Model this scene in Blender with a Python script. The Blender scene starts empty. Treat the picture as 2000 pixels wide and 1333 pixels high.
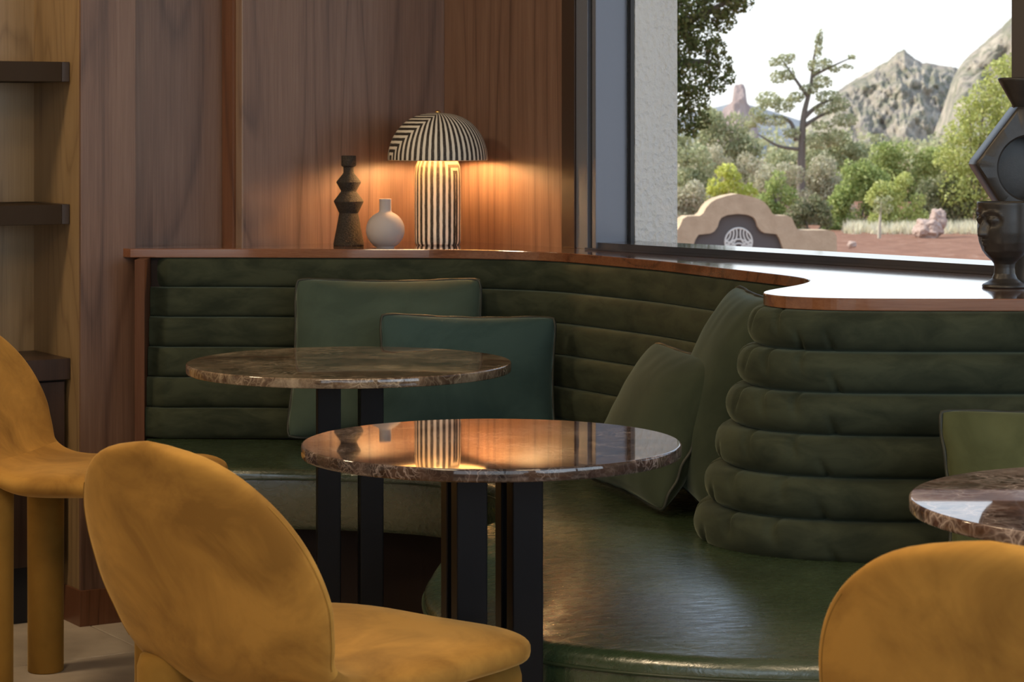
import bpy, bmesh, math, random
from mathutils import Vector, Matrix, noise as mnoise
sc = bpy.context.scene
COL = sc.collection
PI = math.pi

# ------------------------------------------------------------------ camera, sky, sun, lights, exposure
F, YH, HC = 4722.0, 235.0, 1.28          # focal length in pixels, horizon row, eye height
cam = bpy.data.cameras.new('camera'); camo = bpy.data.objects.new('camera', cam); COL.objects.link(camo)
camo.location = (0, 0, HC); camo.rotation_euler = (PI/2, 0, 0)
cam.lens = 85.0; cam.sensor_width = 36.0; cam.shift_y = -(666.5-YH)/2000.0
cam.clip_start = 0.05; cam.clip_end = 5000
cam.dof.use_dof = True; cam.dof.focus_distance = 4.8; cam.dof.aperture_fstop = 16
sc.camera = camo

world = bpy.data.worlds.new('sky'); sc.world = world; world.use_nodes = True
wn = world.node_tree; wn.nodes.clear()
wo = wn.nodes.new('ShaderNodeOutputWorld'); wb = wn.nodes.new('ShaderNodeBackground')
wt = wn.nodes.new('ShaderNodeTexCoord'); ws = wn.nodes.new('ShaderNodeSeparateXYZ'); wr = wn.nodes.new('ShaderNodeValToRGB')
wn.links.new(wt.outputs['Generated'], ws.inputs[0]); wn.links.new(ws.outputs['Z'], wr.inputs[0])
wr.color_ramp.elements[0].position = 0.0; wr.color_ramp.elements[0].color = (0.93, 0.93, 0.92, 1)
wr.color_ramp.elements[1].position = 0.7; wr.color_ramp.elements[1].color = (0.52, 0.68, 0.95, 1)
e = wr.color_ramp.elements.new(0.08); e.color = (0.84, 0.90, 0.97, 1)
e = wr.color_ramp.elements.new(0.30); e.color = (0.62, 0.77, 1.0, 1)
wn.links.new(wr.outputs[0], wb.inputs[0]); wb.inputs[1].default_value = 1.6
wn.links.new(wb.outputs[0], wo.inputs[0])

sun = bpy.data.lights.new('sun', 'SUN'); suno = bpy.data.objects.new('sun', sun); COL.objects.link(suno)
sun.energy = 5.6; sun.angle = 0.01; sun.color = (1.0, 0.93, 0.80)
suno.rotation_euler = Vector((-0.72, 0.08, 0.62)).to_track_quat('Z', 'Y').to_euler()

def area(name, loc, target, sx, sy, power, color):
    l = bpy.data.lights.new(name, 'AREA'); o = bpy.data.objects.new(name, l); COL.objects.link(o)
    l.shape = 'RECTANGLE'; l.size = sx; l.size_y = sy; l.energy = power; l.color = color
    o.location = loc; o.rotation_euler = (Vector(loc)-Vector(target)).to_track_quat('Z', 'Y').to_euler()
    return o
WARM = (1.0, 0.75, 0.47); DAY = (0.66, 0.83, 1.0)
area('ceiling_fill', (-1.2, 2.0, 2.72), (-1.2, 2.1, 0), 0.6, 0.6, 44, WARM)  # warm fill lamps added under the ceiling to brighten the room; no fixtures
area('ceiling_fill', (0.9, 1.9, 2.72), (0.9, 2.0, 0), 0.6, 0.6, 30, WARM)
area('ceiling_fill', (-2.2, 5.1, 2.72), (-1.9, 5.5, 0), 0.4, 0.4, 34, WARM)
area('ceiling_fill', (-0.5, 4.4, 2.72), (-0.5, 4.5, 0), 0.5, 0.5, 13, WARM)
# added cool fill lamps standing in for daylight, behind and right of the camera
area('daylight_fill', (0.0, -1.95, 1.5), (0.0, 2.0, 1.2), 4.7, 1.9, 16, DAY)
area('daylight_fill', (2.85, 1.2, 1.55), (-1.0, 4.0, 1.1), 3.2, 1.8, 56, DAY)

vs = sc.view_settings
sc.display_settings.display_device = 'sRGB'
vs.view_transform = 'Standard'; vs.look = 'None'; vs.gamma = 1.0; vs.use_curve_mapping = False
vs.exposure = 0.0

# ------------------------------------------------------------------ helpers
Z0 = -0.053                               # the floor
def P(px, py, d): return Vector(((px-1000)*d/F, d, HC-(py-YH)*d/F))

def put(name, me, mat=None, parent=None, **props):
    o = bpy.data.objects.new(name, me); COL.objects.link(o)
    if mat and not me.materials: me.materials.append(mat)
    if parent: o.parent = parent
    for k, v in props.items(): o[k] = v
    return o
def obj(name, bm, mat=None, parent=None, smooth=False, **props):
    bmesh.ops.recalc_face_normals(bm, faces=bm.faces[:])
    me = bpy.data.meshes.new(name); bm.to_mesh(me); bm.free()
    if smooth:
        for p in me.polygons: p.use_smooth = True
    return put(name, me, mat, parent, **props)
def fast(name, verts, faces, mat=None, parent=None, smooth=False, **props):
    me = bpy.data.meshes.new(name); me.from_pydata(verts, [], faces)
    if smooth:
        for p in me.polygons: p.use_smooth = True
    return put(name, me, mat, parent, **props)
def thing(name, label, cat, loc=(0, 0, 0), rotz=0.0, group=None):
    o = bpy.data.objects.new(name, None); COL.objects.link(o); o.empty_display_size = 0.1
    o.location = loc; o.rotation_euler = (0, 0, rotz); o['label'] = label; o['category'] = cat
    if group: o['group'] = group
    return o
def tag(o, label, cat, group=None):
    o['label'] = label; o['category'] = cat
    if group: o['group'] = group
    return o
def dup(root, loc, rotz, label, group=None, name=None):
    r = root.copy(); COL.objects.link(r); r.location = loc; r.rotation_euler = (0, 0, rotz); r['label'] = label
    if group: r['group'] = group
    for ch in list(root.children):
        c = ch.copy(); COL.objects.link(c); c.parent = r
        for g in list(ch.children):
            d = g.copy(); COL.objects.link(d); d.parent = c
    return r
def add_box(bm, x0, x1, y0, y1, z0, z1, bev=0.0):
    r = bmesh.ops.create_cube(bm, size=1.0); vs_ = r['verts']
    for v in vs_:
        v.co = Vector((x0+(v.co.x+.5)*(x1-x0), y0+(v.co.y+.5)*(y1-y0), z0+(v.co.z+.5)*(z1-z0)))
    if bev > 0:
        es = list({e for v in vs_ for e in v.link_edges})
        bmesh.ops.bevel(bm, geom=es, offset=bev, segments=2, affect='EDGES', profile=0.5)
def add_prism(bm, poly, z0, z1):
    lo = [bm.verts.new((x, y, z0)) for x, y in poly]; hi = [bm.verts.new((x, y, z1)) for x, y in poly]
    n = len(poly)
    for i in range(n): bm.faces.new((lo[i], lo[(i+1) % n], hi[(i+1) % n], hi[i]))
    bm.faces.new(lo[::-1]); bm.faces.new(hi)
def slab(p, q, t, z0, z1, bev=0.0):
    """upright board from p to q (plan), thickness t to the left of p->q (negative: right)"""
    p = Vector(p); q = Vector(q); d = (q-p).normalized(); n = Vector((-d.y, d.x))*t
    bm = bmesh.new(); add_prism(bm, [p, q, q+n, p+n], z0, z1)
    if bev: 
        bmesh.ops.recalc_face_normals(bm, faces=bm.faces[:])
        bmesh.ops.bevel(bm, geom=bm.edges[:], offset=bev, segments=2, affect='EDGES', profile=0.5)
    return bm
def add_lathe(bm, prof, n=48, c=(0, 0, 0), uvs=None):
    c = Vector(c); rings = []
    for r, z in prof:
        if r < 1e-6: rings.append([bm.verts.new(c+Vector((0, 0, z)))])
        else: rings.append([bm.verts.new(c+Vector((r*math.cos(2*PI*i/n), r*math.sin(2*PI*i/n), z))) for i in range(n)])
    for a, b in zip(rings, rings[1:]):
        for i in range(n):
            j = (i+1) % n
            if len(a) == 1 and len(b) == 1: continue
            if len(a) == 1: bm.faces.new((a[0], b[j], b[i]))
            elif len(b) == 1: bm.faces.new((a[i], a[j], b[0]))
            else: bm.faces.new((a[i], a[j], b[j], b[i]))
def lathe(prof, n=48, c=(0, 0, 0)):
    bm = bmesh.new(); add_lathe(bm, prof, n, c); return bm
def add_tube(bm, pts, r, n=8, closed=False, radii=None):
    pts = [Vector(p) for p in pts]; N = len(pts); rings = []; up = None
    for i, p in enumerate(pts):
        if closed: t = (pts[(i+1) % N]-pts[i-1]).normalized()
        else: t = (pts[min(i+1, N-1)]-pts[max(i-1, 0)]).normalized()
        if up is None:
            up = Vector((0, 0, 1)) if abs(t.z) < .9 else Vector((1, 0, 0))
        u = (up-t*up.dot(t)).normalized(); w = t.cross(u); up = u
        rr = radii[i] if radii else r
        rings.append([bm.verts.new(p+(u*math.cos(2*PI*k/n)+w*math.sin(2*PI*k/n))*rr) for k in range(n)])
    for i in range(N if closed else N-1):
        a, b = rings[i], rings[(i+1) % N]
        for k in range(n): bm.faces.new((a[k], a[(k+1) % n], b[(k+1) % n], b[k]))
    if not closed:
        bm.faces.new(rings[0][::-1]); bm.faces.new(rings[-1])
def tube(pts, r, n=8, closed=False, radii=None):
    bm = bmesh.new(); add_tube(bm, pts, r, n, closed, radii); return bm
def catmull(pts, n=8, closed=False):
    pts = [Vector(p) for p in pts]; N = len(pts); out = []
    for i in range(N if closed else N-1):
        if closed: a, b, c, d = pts[i-1], pts[i], pts[(i+1) % N], pts[(i+2) % N]
        else: a, b, c, d = pts[max(i-1, 0)], pts[i], pts[i+1], pts[min(i+2, N-1)]
        for k in range(n):
            t = k/n
            out.append(0.5*((2*b)+(c-a)*t+(2*a-5*b+4*c-d)*t*t+(3*b-a-3*c+d)*t**3))
    if not closed: out.append(pts[-1])
    return out
def resample(pts, step):
    out = [pts[0]]; acc = 0.0
    for a, b in zip(pts, pts[1:]):
        L = (b-a).length; pos = step-acc
        while pos <= L:
            out.append(a.lerp(b, pos/L)); pos += step
        acc = L-(pos-step)
    return out
def smooth_line(pts, it):
    pts = list(pts)
    for _ in range(it):
        pts = [pts[0]]+[(pts[i-1]+pts[i]*2+pts[i+1])/4 for i in range(1, len(pts)-1)]+[pts[-1]]
    return pts
def lerp(a, b, t): return a+(b-a)*t
def interp(tab, x):
    if x <= tab[0][0]: return tab[0][1]
    for (x0, y0), (x1, y1) in zip(tab, tab[1:]):
        if x <= x1: return lerp(y0, y1, (x-x0)/(x1-x0))
    return tab[-1][1]

# ------------------------------------------------------------------ materials
class NT:
    def __init__(s, name):
        s.m = bpy.data.materials.new(name); s.m.use_nodes = True; s.t = s.m.node_tree; s.n = s.t.nodes
        s.b = s.n['Principled BSDF']; s.out = s.n['Material Output']
    def node(s, typ, **kw):
        nd = s.n.new('ShaderNode'+typ)
        for k, v in kw.items(): setattr(nd, k, v)
        return nd
    def link(s, a, b): s.t.links.new(a, b)
    def val(s, sock, v):
        if hasattr(v, 'is_output') or isinstance(v, bpy.types.NodeSocket): s.link(v, sock)
        else: sock.default_value = v
    def set(s, **kw):
        names = dict(color='Base Color', rough='Roughness', metal='Metallic', spec='Specular IOR Level', sheen='Sheen Weight',
                     sheen_rough='Sheen Roughness', sheen_tint='Sheen Tint', coat='Coat Weight', coat_rough='Coat Roughness', normal='Normal',
                     ior='IOR', emit='Emission Color', emit_s='Emission Strength', sss='Subsurface Weight', trans='Transmission Weight')
        for k, v in kw.items():
            if isinstance(v, tuple) and len(v) == 3: v = (*v, 1)
            s.val(s.b.inputs[names[k]], v)
        return s
    def coord(s, kind='Object', scale=(1, 1, 1), rot=(0, 0, 0), rand=0.0):
        tc = s.node('TexCoord'); mp = s.node('Mapping'); mp.inputs['Scale'].default_value = scale; mp.inputs['Rotation'].default_value = rot
        v = tc.outputs[kind]
        if rand:
            oi = s.node('ObjectInfo'); ml = s.node('Math', operation='MULTIPLY'); ml.inputs[1].default_value = rand
            s.link(oi.outputs['Random'], ml.inputs[0]); cb = s.node('CombineXYZ')
            for i in range(3): s.link(ml.outputs[0], cb.inputs[i])
            ad = s.node('VectorMath', operation='ADD'); s.link(v, ad.inputs[0]); s.link(cb.outputs[0], ad.inputs[1]); v = ad.outputs[0]
        s.link(v, mp.inputs[0]); return mp.outputs[0]
    def noise(s, vec, scale=5, detail=4, rough=0.5, dist=0.0, out='Fac'):
        nd = s.node('TexNoise'); nd.inputs['Scale'].default_value = scale; nd.inputs['Detail'].default_value = detail
        nd.inputs['Roughness'].default_value = rough; nd.inputs['Distortion'].default_value = dist; s.link(vec, nd.inputs['Vector'])
        return nd.outputs[out]
    def vor(s, vec, scale=5, feature='F1', out='Distance', rnd=1.0):
        nd = s.node('TexVoronoi', feature=feature); nd.inputs['Scale'].default_value = scale; nd.inputs['Randomness'].default_value = rnd
        s.link(vec, nd.inputs['Vector']); return nd.outputs[out]
    def ramp(s, fac, stops, interp_='LINEAR'):
        nd = s.node('ValToRGB'); cr = nd.color_ramp; cr.interpolation = interp_
        while len(cr.elements) < len(stops): cr.elements.new(0.5)
        for el, (p, c) in zip(cr.elements, stops):
            el.position = p; el.color = (*c, 1) if isinstance(c, tuple) else (c, c, c, 1)
        s.link(fac, nd.inputs[0]); return nd.outputs[0]
    def math(s, op, a, b=0.0, c=None):
        nd = s.node('Math', operation=op); s.val(nd.inputs[0], a); s.val(nd.inputs[1], b)
        if c is not None: s.val(nd.inputs[2], c)
        return nd.outputs[0]
    def mix(s, fac, a, b, mode='MIX'):
        nd = s.node('Mix', data_type='RGBA', blend_type=mode); s.val(nd.inputs[0], fac)
        for i, v in ((6, a), (7, b)):
            if isinstance(v, tuple) and len(v) == 3: v = (*v, 1)
            s.val(nd.inputs[i], v)
        return nd.outputs[2]
    def bump(s, h, strength=0.3, dist=0.01):
        nd = s.node('Bump'); nd.inputs['Strength'].default_value = strength; nd.inputs['Distance'].default_value = dist
        s.link(h, nd.inputs['Height']); return nd.outputs[0]

def plain(name, color, rough=0.5, metal=0.0, spec=0.5, **kw):
    t = NT(name); t.set(color=color, rough=rough, metal=metal, spec=spec, **kw); return t.m

def wood(name, dark, mid, light, axis='Z', rough=0.38, coat=0.15, spec=0.4, figure=1.0, rand=9.0):
    t = NT(name)
    st = 0.10
    sc1 = {'Z': (1, 1, st), 'X': (st, 1, 1)}[axis]
    v = t.coord(scale=sc1, rand=rand)
    big = t.noise(v, 2.3*figure, 2, 0.45, 0.35)
    rings = t.ramp(t.math('FRACT', t.math('MULTIPLY', big, 15.0)), [(0.0, 0.0), (0.10, 0.55), (0.45, 1.0), (0.92, 0.62), (1.0, 0.0)])
    v2 = t.coord(scale={'Z': (1, 1, 0.012), 'X': (0.012, 1, 1)}[axis], rand=rand)
    v3 = t.coord(scale={'Z': (1, 1, 0.05), 'X': (0.05, 1, 1)}[axis], rand=rand)
    fine = t.noise(v2, 330, 3, 0.65); streak = t.noise(v3, 75, 4, 0.65)
    f = t.math('ADD', t.math('MULTIPLY', rings, 0.26), t.math('ADD', t.math('MULTIPLY', fine, 0.42), t.math('MULTIPLY', streak, 0.36)))
    c = t.ramp(f, [(0.30, dark), (0.55, mid), (0.86, light)])
    t.set(color=c, rough=rough, spec=spec, coat=coat, coat_rough=(0.06 if coat > .9 else 0.25), normal=t.bump(fine, 0.08, 0.0004)); return t.m

M = {}
M['walnut'] = wood('walnut_veneer', (0.074, 0.041, 0.030), (0.145, 0.083, 0.058), (0.22, 0.136, 0.098))
M['walnut_red'] = wood('walnut_edge', (0.075, 0.030, 0.014), (0.145, 0.060, 0.028), (0.21, 0.095, 0.05))
M['walnut_pale'] = wood('pale_walnut', (0.16, 0.10, 0.045), (0.25, 0.165, 0.08), (0.33, 0.23, 0.12), figure=1.4)
M['dark_red'] = wood('dark_red_walnut', (0.045, 0.018, 0.010), (0.085, 0.035, 0.018), (0.12, 0.055, 0.03), rough=0.65, coat=0.0, spec=0.2)
M['ledge'] = wood('ledge_wood', (0.085, 0.030, 0.014), (0.16, 0.062, 0.028), (0.23, 0.10, 0.05), axis='X', rough=0.12, coat=1.0, spec=0.7)
M['dark_wood'] = wood('dark_cabinet_wood', (0.018, 0.010, 0.007), (0.036, 0.020, 0.014), (0.06, 0.034, 0.024), rough=0.4)
M['bronze'] = plain('dark_bronze', (0.030, 0.018, 0.009), 0.65, 0.0, 0.2)
M['bronze_cap'] = plain('bronze_end', (0.05, 0.036, 0.030), 0.4, 0.3, 0.5)
M['black'] = plain('black_powder_coat', (0.004, 0.0045, 0.006), 0.34, 0.0, 0.22)
M['kick'] = plain('black_kick', (0.006, 0.006, 0.008), 0.6)
M['plinth'] = plain('brown_plinth', (0.016, 0.009, 0.007), 0.6, 0, 0.2)
M['alu'] = plain('grey_anodised_frame', (0.15, 0.17, 0.215), 0.38, 0.35, 0.5)
M['alu_dark'] = plain('dark_gasket', (0.010, 0.009, 0.009), 0.5)
M['frame_brown'] = plain('dark_brown_post', (0.035, 0.020, 0.013), 0.4)
M['sill'] = plain('sill_metal', (0.035, 0.04, 0.055), 0.05, 0.0, 1.0)
M['brass'] = plain('brass', (0.75, 0.50, 0.18), 0.25, 1.0)
M['plaster'] = plain('warm_plaster', (0.55, 0.48, 0.40), 0.9)
M['ceiling'] = plain('ceiling_paint', (0.62, 0.57, 0.50), 0.9)

t = NT('glass_pane'); t.n.remove(t.b)
lw = t.node('LayerWeight'); fr = t.node('Math', operation='MULTIPLY_ADD'); pw = t.node('Math', operation='POWER'); pw.inputs[1].default_value = 5.0
t.link(lw.outputs['Facing'], pw.inputs[0]); t.link(pw.outputs[0], fr.inputs[0]); fr.inputs[1].default_value = 0.9; fr.inputs[2].default_value = 0.03
tr = t.node('BsdfTransparent'); tr.inputs[0].default_value = (0.97, 0.98, 0.975, 1)
gl = t.node('BsdfGlossy'); gl.inputs['Roughness'].default_value = 0.0
mx = t.node('MixShader'); t.link(fr.outputs[0], mx.inputs[0]); t.link(tr.outputs[0], mx.inputs[1]); t.link(gl.outputs[0], mx.inputs[2]); t.link(mx.outputs[0], t.out.inputs[0])
M['glass'] = t.m

t = NT('white_stucco'); v = t.coord()
h = t.math('ADD', t.noise(v, 70, 4, 0.65), t.math('MULTIPLY', t.vor(v, 55), 0.6))
t.set(color=(0.78, 0.78, 0.77), rough=0.92, normal=t.bump(h, 0.9, 0.012)); M['stucco'] = t.m

def marble(name, seed, sc_=1.0, dark=(0.020, 0.012, 0.009), brown=(0.070, 0.042, 0.030), vein=(0.42, 0.33, 0.27), cloud_=0.3, vw=1.0):
    t = NT(name); tc = t.coord(); ad = t.node('VectorMath', operation='ADD'); ad.inputs[1].default_value = (seed, seed*.7, seed*.3); t.link(tc, ad.inputs[0])
    v = ad.outputs[0]
    warp = t.noise(v, 5*sc_, 4, 0.6, out='Color'); w2 = t.node('VectorMath', operation='MULTIPLY_ADD')
    t.link(warp, w2.inputs[0]); w2.inputs[1].default_value = (0.16, 0.16, 0.16); t.link(v, w2.inputs[2]); vv = w2.outputs[0]
    e1 = t.vor(vv, 13*sc_, 'DISTANCE_TO_EDGE'); e2 = t.vor(vv, 34*sc_, 'DISTANCE_TO_EDGE')
    base = t.ramp(t.noise(v, 9*sc_, 5, 0.65), [(0.32, dark), (0.52, brown), (0.72, tuple(x*1.9 for x in brown))])
    m1 = t.ramp(e1, [(0.0, 0.8), (0.022*vw, 0.25), (0.07*vw, 0.0)]); m2 = t.ramp(e2, [(0.0, 0.5), (0.05*vw, 0.12), (0.10*vw, 0.0)])
    patch = t.ramp(t.noise(v, 6*sc_, 3, 0.5), [(0.40, 0.15), (0.62, 1.0)])
    f = t.math('MULTIPLY', t.math('MAXIMUM', m1, m2), patch)
    cl = t.ramp(t.noise(vv, 4.5*sc_, 6, 0.65), [(0.54, 0.0), (0.70, cloud_)])
    f = t.math('MAXIMUM', f, cl)
    t.set(color=t.mix(f, base, vein), rough=0.025, spec=0.55, ior=1.55); return t.m
M['marble_a'] = marble('emperador_marble', 1.3, 1.9, (0.014, 0.009, 0.008), (0.046, 0.029, 0.023), (0.42, 0.34, 0.30), 0.25)
M['marble_b'] = marble('emperador_marble_light', 7.1, 1.4, (0.030, 0.018, 0.013), (0.085, 0.055, 0.036), (0.46, 0.37, 0.26), 0.7, 1.5)
M['marble_c'] = marble('emperador_marble_veined', 12.9, 1.3, (0.026, 0.014, 0.011), (0.085, 0.047, 0.036), (0.55, 0.46, 0.42), 0.75, 2.0)

def velvet(name, dark, light, sheen, tint, nscale=5.0, rough=0.85, stretch=(1, 1, 1)):
    t = NT(name); v = t.coord(scale=stretch, rand=5.0)
    a = t.noise(v, nscale, 5, 0.62, 0.6); b = t.noise(v, 900, 2, 0.5)
    c = t.ramp(a, [(0.34, dark), (0.62, light)])
    t.set(color=c, rough=rough, spec=0.12, sheen=sheen, sheen_rough=0.35, sheen_tint=tint, normal=t.bump(b, 0.12, 0.0008)); return t.m
M['mustard'] = velvet('mustard_velvet', (0.225, 0.112, 0.024), (0.41, 0.215, 0.046), 0.38, (1.0, 0.66, 0.25), 6.5)
M['mustard_leg'] = velvet('mustard_leg', (0.20, 0.105, 0.020), (0.27, 0.145, 0.028), 0.3, (1.0, 0.66, 0.25), 4)
M['green_velvet'] = velvet('green_velvet', (0.018, 0.0235, 0.0155), (0.038, 0.046, 0.029), 0.30, (0.55, 0.64, 0.46), 9, stretch=(1, 1, 2.5))
M['pillow'] = velvet('pillow_velvet', (0.020, 0.030, 0.020), (0.034, 0.046, 0.031), 0.34, (0.55, 0.66, 0.55), 5)
M['pillow_teal'] = velvet('teal_pillow_velvet', (0.020, 0.042, 0.044), (0.033, 0.063, 0.064), 0.45, (0.45, 0.68, 0.70), 5)
M['pillow_grey'] = velvet('sage_pillow_velvet', (0.036, 0.056, 0.045), (0.054, 0.080, 0.064), 0.45, (0.62, 0.74, 0.62), 5)
M['pillow_olive'] = velvet('olive_pillow_velvet', (0.050, 0.058, 0.026), (0.075, 0.085, 0.040), 0.35, (0.65, 0.7, 0.45), 7)
M['piping'] = plain('dark_green_piping', (0.012, 0.017, 0.012), 0.6)
M['piping_l'] = plain('leather_piping', (0.030, 0.045, 0.022), 0.35)

t = NT('green_leather'); v = t.coord()
cr = t.noise(t.coord(scale=(0.55, 2.0, 1), rot=(0, 0, 0.12)), 38, 6, 0.66, 1.4); cr2 = t.vor(t.coord(scale=(1, 2.4, 1), rot=(0, 0, 0.4)), 60, 'DISTANCE_TO_EDGE')
ln = t.ramp(cr2, [(0.0, 0.0), (0.10, 1.0)]); hh = t.math('ADD', t.math('MULTIPLY', cr, 1.0), t.math('MULTIPLY', ln, 0.05))
big = t.noise(v, 7, 3, 0.5)
hh = t.math('ADD', hh, t.math('MULTIPLY', big, 0.8))
t.set(color=t.ramp(big, [(0.3, (0.028, 0.048, 0.022)), (0.7, (0.046, 0.076, 0.036))]), rough=t.ramp(cr, [(0.3, 0.20), (0.7, 0.34)]), spec=1.0, coat=1.0, coat_rough=0.13, normal=t.bump(hh, 0.26, 0.004))
t.b.inputs['Coat Normal'].default_value = (0, 0, 0); t.link(t.bump(hh, 0.20, 0.004), t.b.inputs['Coat Normal'])
M['leather'] = t.m

t = NT('floor_tile'); v = t.coord(kind='Object', rand=20)
t.set(color=t.ramp(t.noise(v, 6, 6, 0.65), [(0.3, (0.36, 0.30, 0.235)), (0.7, (0.50, 0.43, 0.345))]), rough=0.55, spec=0.35); M['tile'] = t.m
M['grout'] = plain('grout', (0.12, 0.10, 0.085), 0.9)

# striped ceramic: nested frames, d = max(|u|, v) in the UV map (metres)
def stripes(name, pitch, light, dark, width=0.52):
    t = NT(name); uv = t.node('UVMap'); uv.uv_map = 'UVMap'
    sp = t.node('SeparateXYZ'); t.link(uv.outputs[0], sp.inputs[0])
    v = t.coord(); wob = t.math('MULTIPLY', t.math('SUBTRACT', t.noise(v, 60, 2, 0.5), 0.5), 0.0022)
    d = t.math('ADD', t.math('MAXIMUM', t.math('ABSOLUTE', sp.outputs[0]), sp.outputs[1]), wob)
    fr_ = t.math('FRACT', t.math('DIVIDE', t.math('ADD', d, 5*pitch), pitch))
    edge = t.ramp(fr_, [(0.0, 0.0), (0.04, 1.0), (width, 1.0), (width+0.05, 0.0)])
    mot = t.ramp(t.noise(v, 250, 3, 0.6), [(0.3, 0.93), (0.6, 1.0)])
    t.set(color=t.mix(t.math('MULTIPLY', edge, mot), light, dark), rough=0.55, spec=0.3); return t.m
M['stripe_base'] = stripes('striped_ceramic_base', 0.0168, (0.74, 0.69, 0.60), (0.018, 0.014, 0.011))
M['stripe_shade'] = stripes('striped_ceramic_shade', 0.0165, (0.62, 0.58, 0.50), (0.018, 0.013, 0.010))
M['shade_in'] = plain('shade_inner', (0.85, 0.72, 0.52), 0.7)
M['white_vase'] = plain('matte_lilac_white_ceramic', (0.40, 0.36, 0.36), 0.75, 0, 0.25)
t = NT('rough_black_ceramic'); v = t.coord(); hb = t.noise(v, 260, 3, 0.6)
t.set(color=t.ramp(hb, [(0.3, (0.018, 0.015, 0.012)), (0.7, (0.050, 0.041, 0.033))]), rough=0.8, spec=0.25, normal=t.bump(hb, 0.7, 0.004)); M['rough_black'] = t.m
t = NT('smoked_black_ceramic'); v = t.coord(); hb = t.noise(v, 50, 5, 0.6)
t.set(color=t.ramp(hb, [(0.3, (0.020, 0.018, 0.016)), (0.75, (0.036, 0.032, 0.029))]), rough=0.36, spec=0.42, normal=t.bump(t.noise(v, 350, 2, 0.5), 0.12, 0.001)); M['black_clay'] = t.m

# ------------------------------------------------------------------ the room shell
R2 = Vector((0.640, -0.768)); N2 = Vector((0.768, 0.640))       # along the window wall; out of the room
L2 = Vector((-0.866, -0.5)); LN = Vector((-0.5, 0.866))         # along the panelled wall; out of the room
CORNER = Vector((-0.192, 6.857))
def W(s, o=0.0): return CORNER+R2*s+N2*o
HL, TL_ = 0.94, 0.024                                           # ledge top and thickness
ZC = 2.75

# floor with separate tiles
fl = bmesh.new(); add_prism(fl, [(-4.6, -2.2), (3.6, -2.2), (3.6, 7.6), (-4.6, 7.6)], Z0-0.12, Z0-0.006)
floor = obj('floor', fl, M['grout'], kind='structure')
ts = 0.60; ca, sa = math.cos(math.radians(32)), math.sin(math.radians(32))
tb = bmesh.new(); add_box(tb, -ts/2+.0018, ts/2-.0018, -ts/2+.0018, ts/2-.0018, -0.009, 0.0, 0.0)
bmesh.ops.bevel(tb, geom=[e for e in tb.edges if all(v.co.z > -1e-5 for v in e.verts)], offset=0.0015, segments=1, affect='EDGES')
tile_me = None; k = 0
for i in range(-14, 16):
    for j in range(-12, 14):
        cx, cy = -1.02+ca*i*ts-sa*j*ts, 5.66+sa*i*ts+ca*j*ts
        if -2.6 < cx < 1.9 and 1.2 < cy < 6.6 and k < 280:
            if tile_me is None:
                o = obj('tile', tb, M['tile'], floor); tile_me = o.data
            else: o = put('tile', tile_me, None, floor)
            o.location = (cx, cy, Z0); o.rotation_euler = (0, 0, math.radians(32)); k += 1

cb = bmesh.new(); add_prism(cb, [(-4.6, -2.2), (3.6, -2.2), (3.6, 7.6), (-4.6, 7.6)], ZC, ZC+0.1)
obj('ceiling', cb, M['ceiling'], kind='structure')

# panelled wall left of the corner: two veneer panels with a stepped, proud edge between them
wb_ = thing  # (alias kept short)
wall_back = obj('wall_back', slab(CORNER+L2*-0.1+LN*0.12, CORNER+L2*0.97+LN*0.12, -0.1, Z0, ZC), M['walnut'], kind='structure')
pA = CORNER; pB = CORNER+L2*0.619
obj('panel', slab(pA+LN*0.041, pB+LN*0.041, 0.041, HL-0.06, ZC, 0.0006), M['walnut'], wall_back)
obj('panel_edge', slab(pB+LN*0.041, pB+L2*0.004+LN*0.041, 0.041, HL-0.06, ZC, 0.0006), wood('panel_edge_veneer', (0.15, 0.10, 0.075), (0.22, 0.15, 0.11), (0.28, 0.20, 0.15)), wall_back, label='paler raw edge strip of the proud panel')
q0 = pB+LN*0.045
obj('reveal_strip', slab(q0+LN*0.07+L2*0.0, q0+LN*0.07+L2*0.012, 0.07, HL-0.06, ZC), M['walnut_red'], wall_back, label='reddish reveal strip in the panel joint')
obj('panel', slab(Vector((-0.74, 6.685)), Vector((-1.13, 6.450)), -0.02, HL-0.06, ZC), M['walnut'], wall_back)

# pillar clad in veneer, with a plinth, and the shelf niche to its left
K = Vector((-1.134, 6.358)); KD = Vector((0.848, 0.530)); KN = Vector((-0.530, 0.848))
pil = obj('trim_1', bmesh.new(), None, kind='structure')
bpy.data.objects.remove(pil)
pb = bmesh.new(); add_prism(pb, [K+KN*0.004+KD*0.004, K+KD*0.150+KN*0.004, K+KD*0.150+KN*0.40, K+KN*0.40+KD*0.004], Z0+0.095, ZC)
pillar = obj('pillar', pb, M['walnut'], kind='structure')
obj('panel', slab(K, K+KD*0.155, 0.012, Z0+0.095, ZC, 0.0008), M['walnut'], pillar)
obj('panel', slab(K+KN*0.012, K+KN*0.40, -0.012, Z0+0.095, ZC, 0.0008), M['walnut_pale'], pillar, label='paler veneer side panel inside the niche')
obj('plinth', slab(K-KD*0.004-KN*0.004, K+KD*0.155-KN*0.004, 0.3, Z0, Z0+0.095, 0.001), M['walnut_red'], pillar)
NB = K+KN*0.34
obj('wall_left', slab(NB+KD*0.02, NB-KD*3.6, -0.12, Z0, ZC), M['walnut_pale'], kind='structure')
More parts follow.
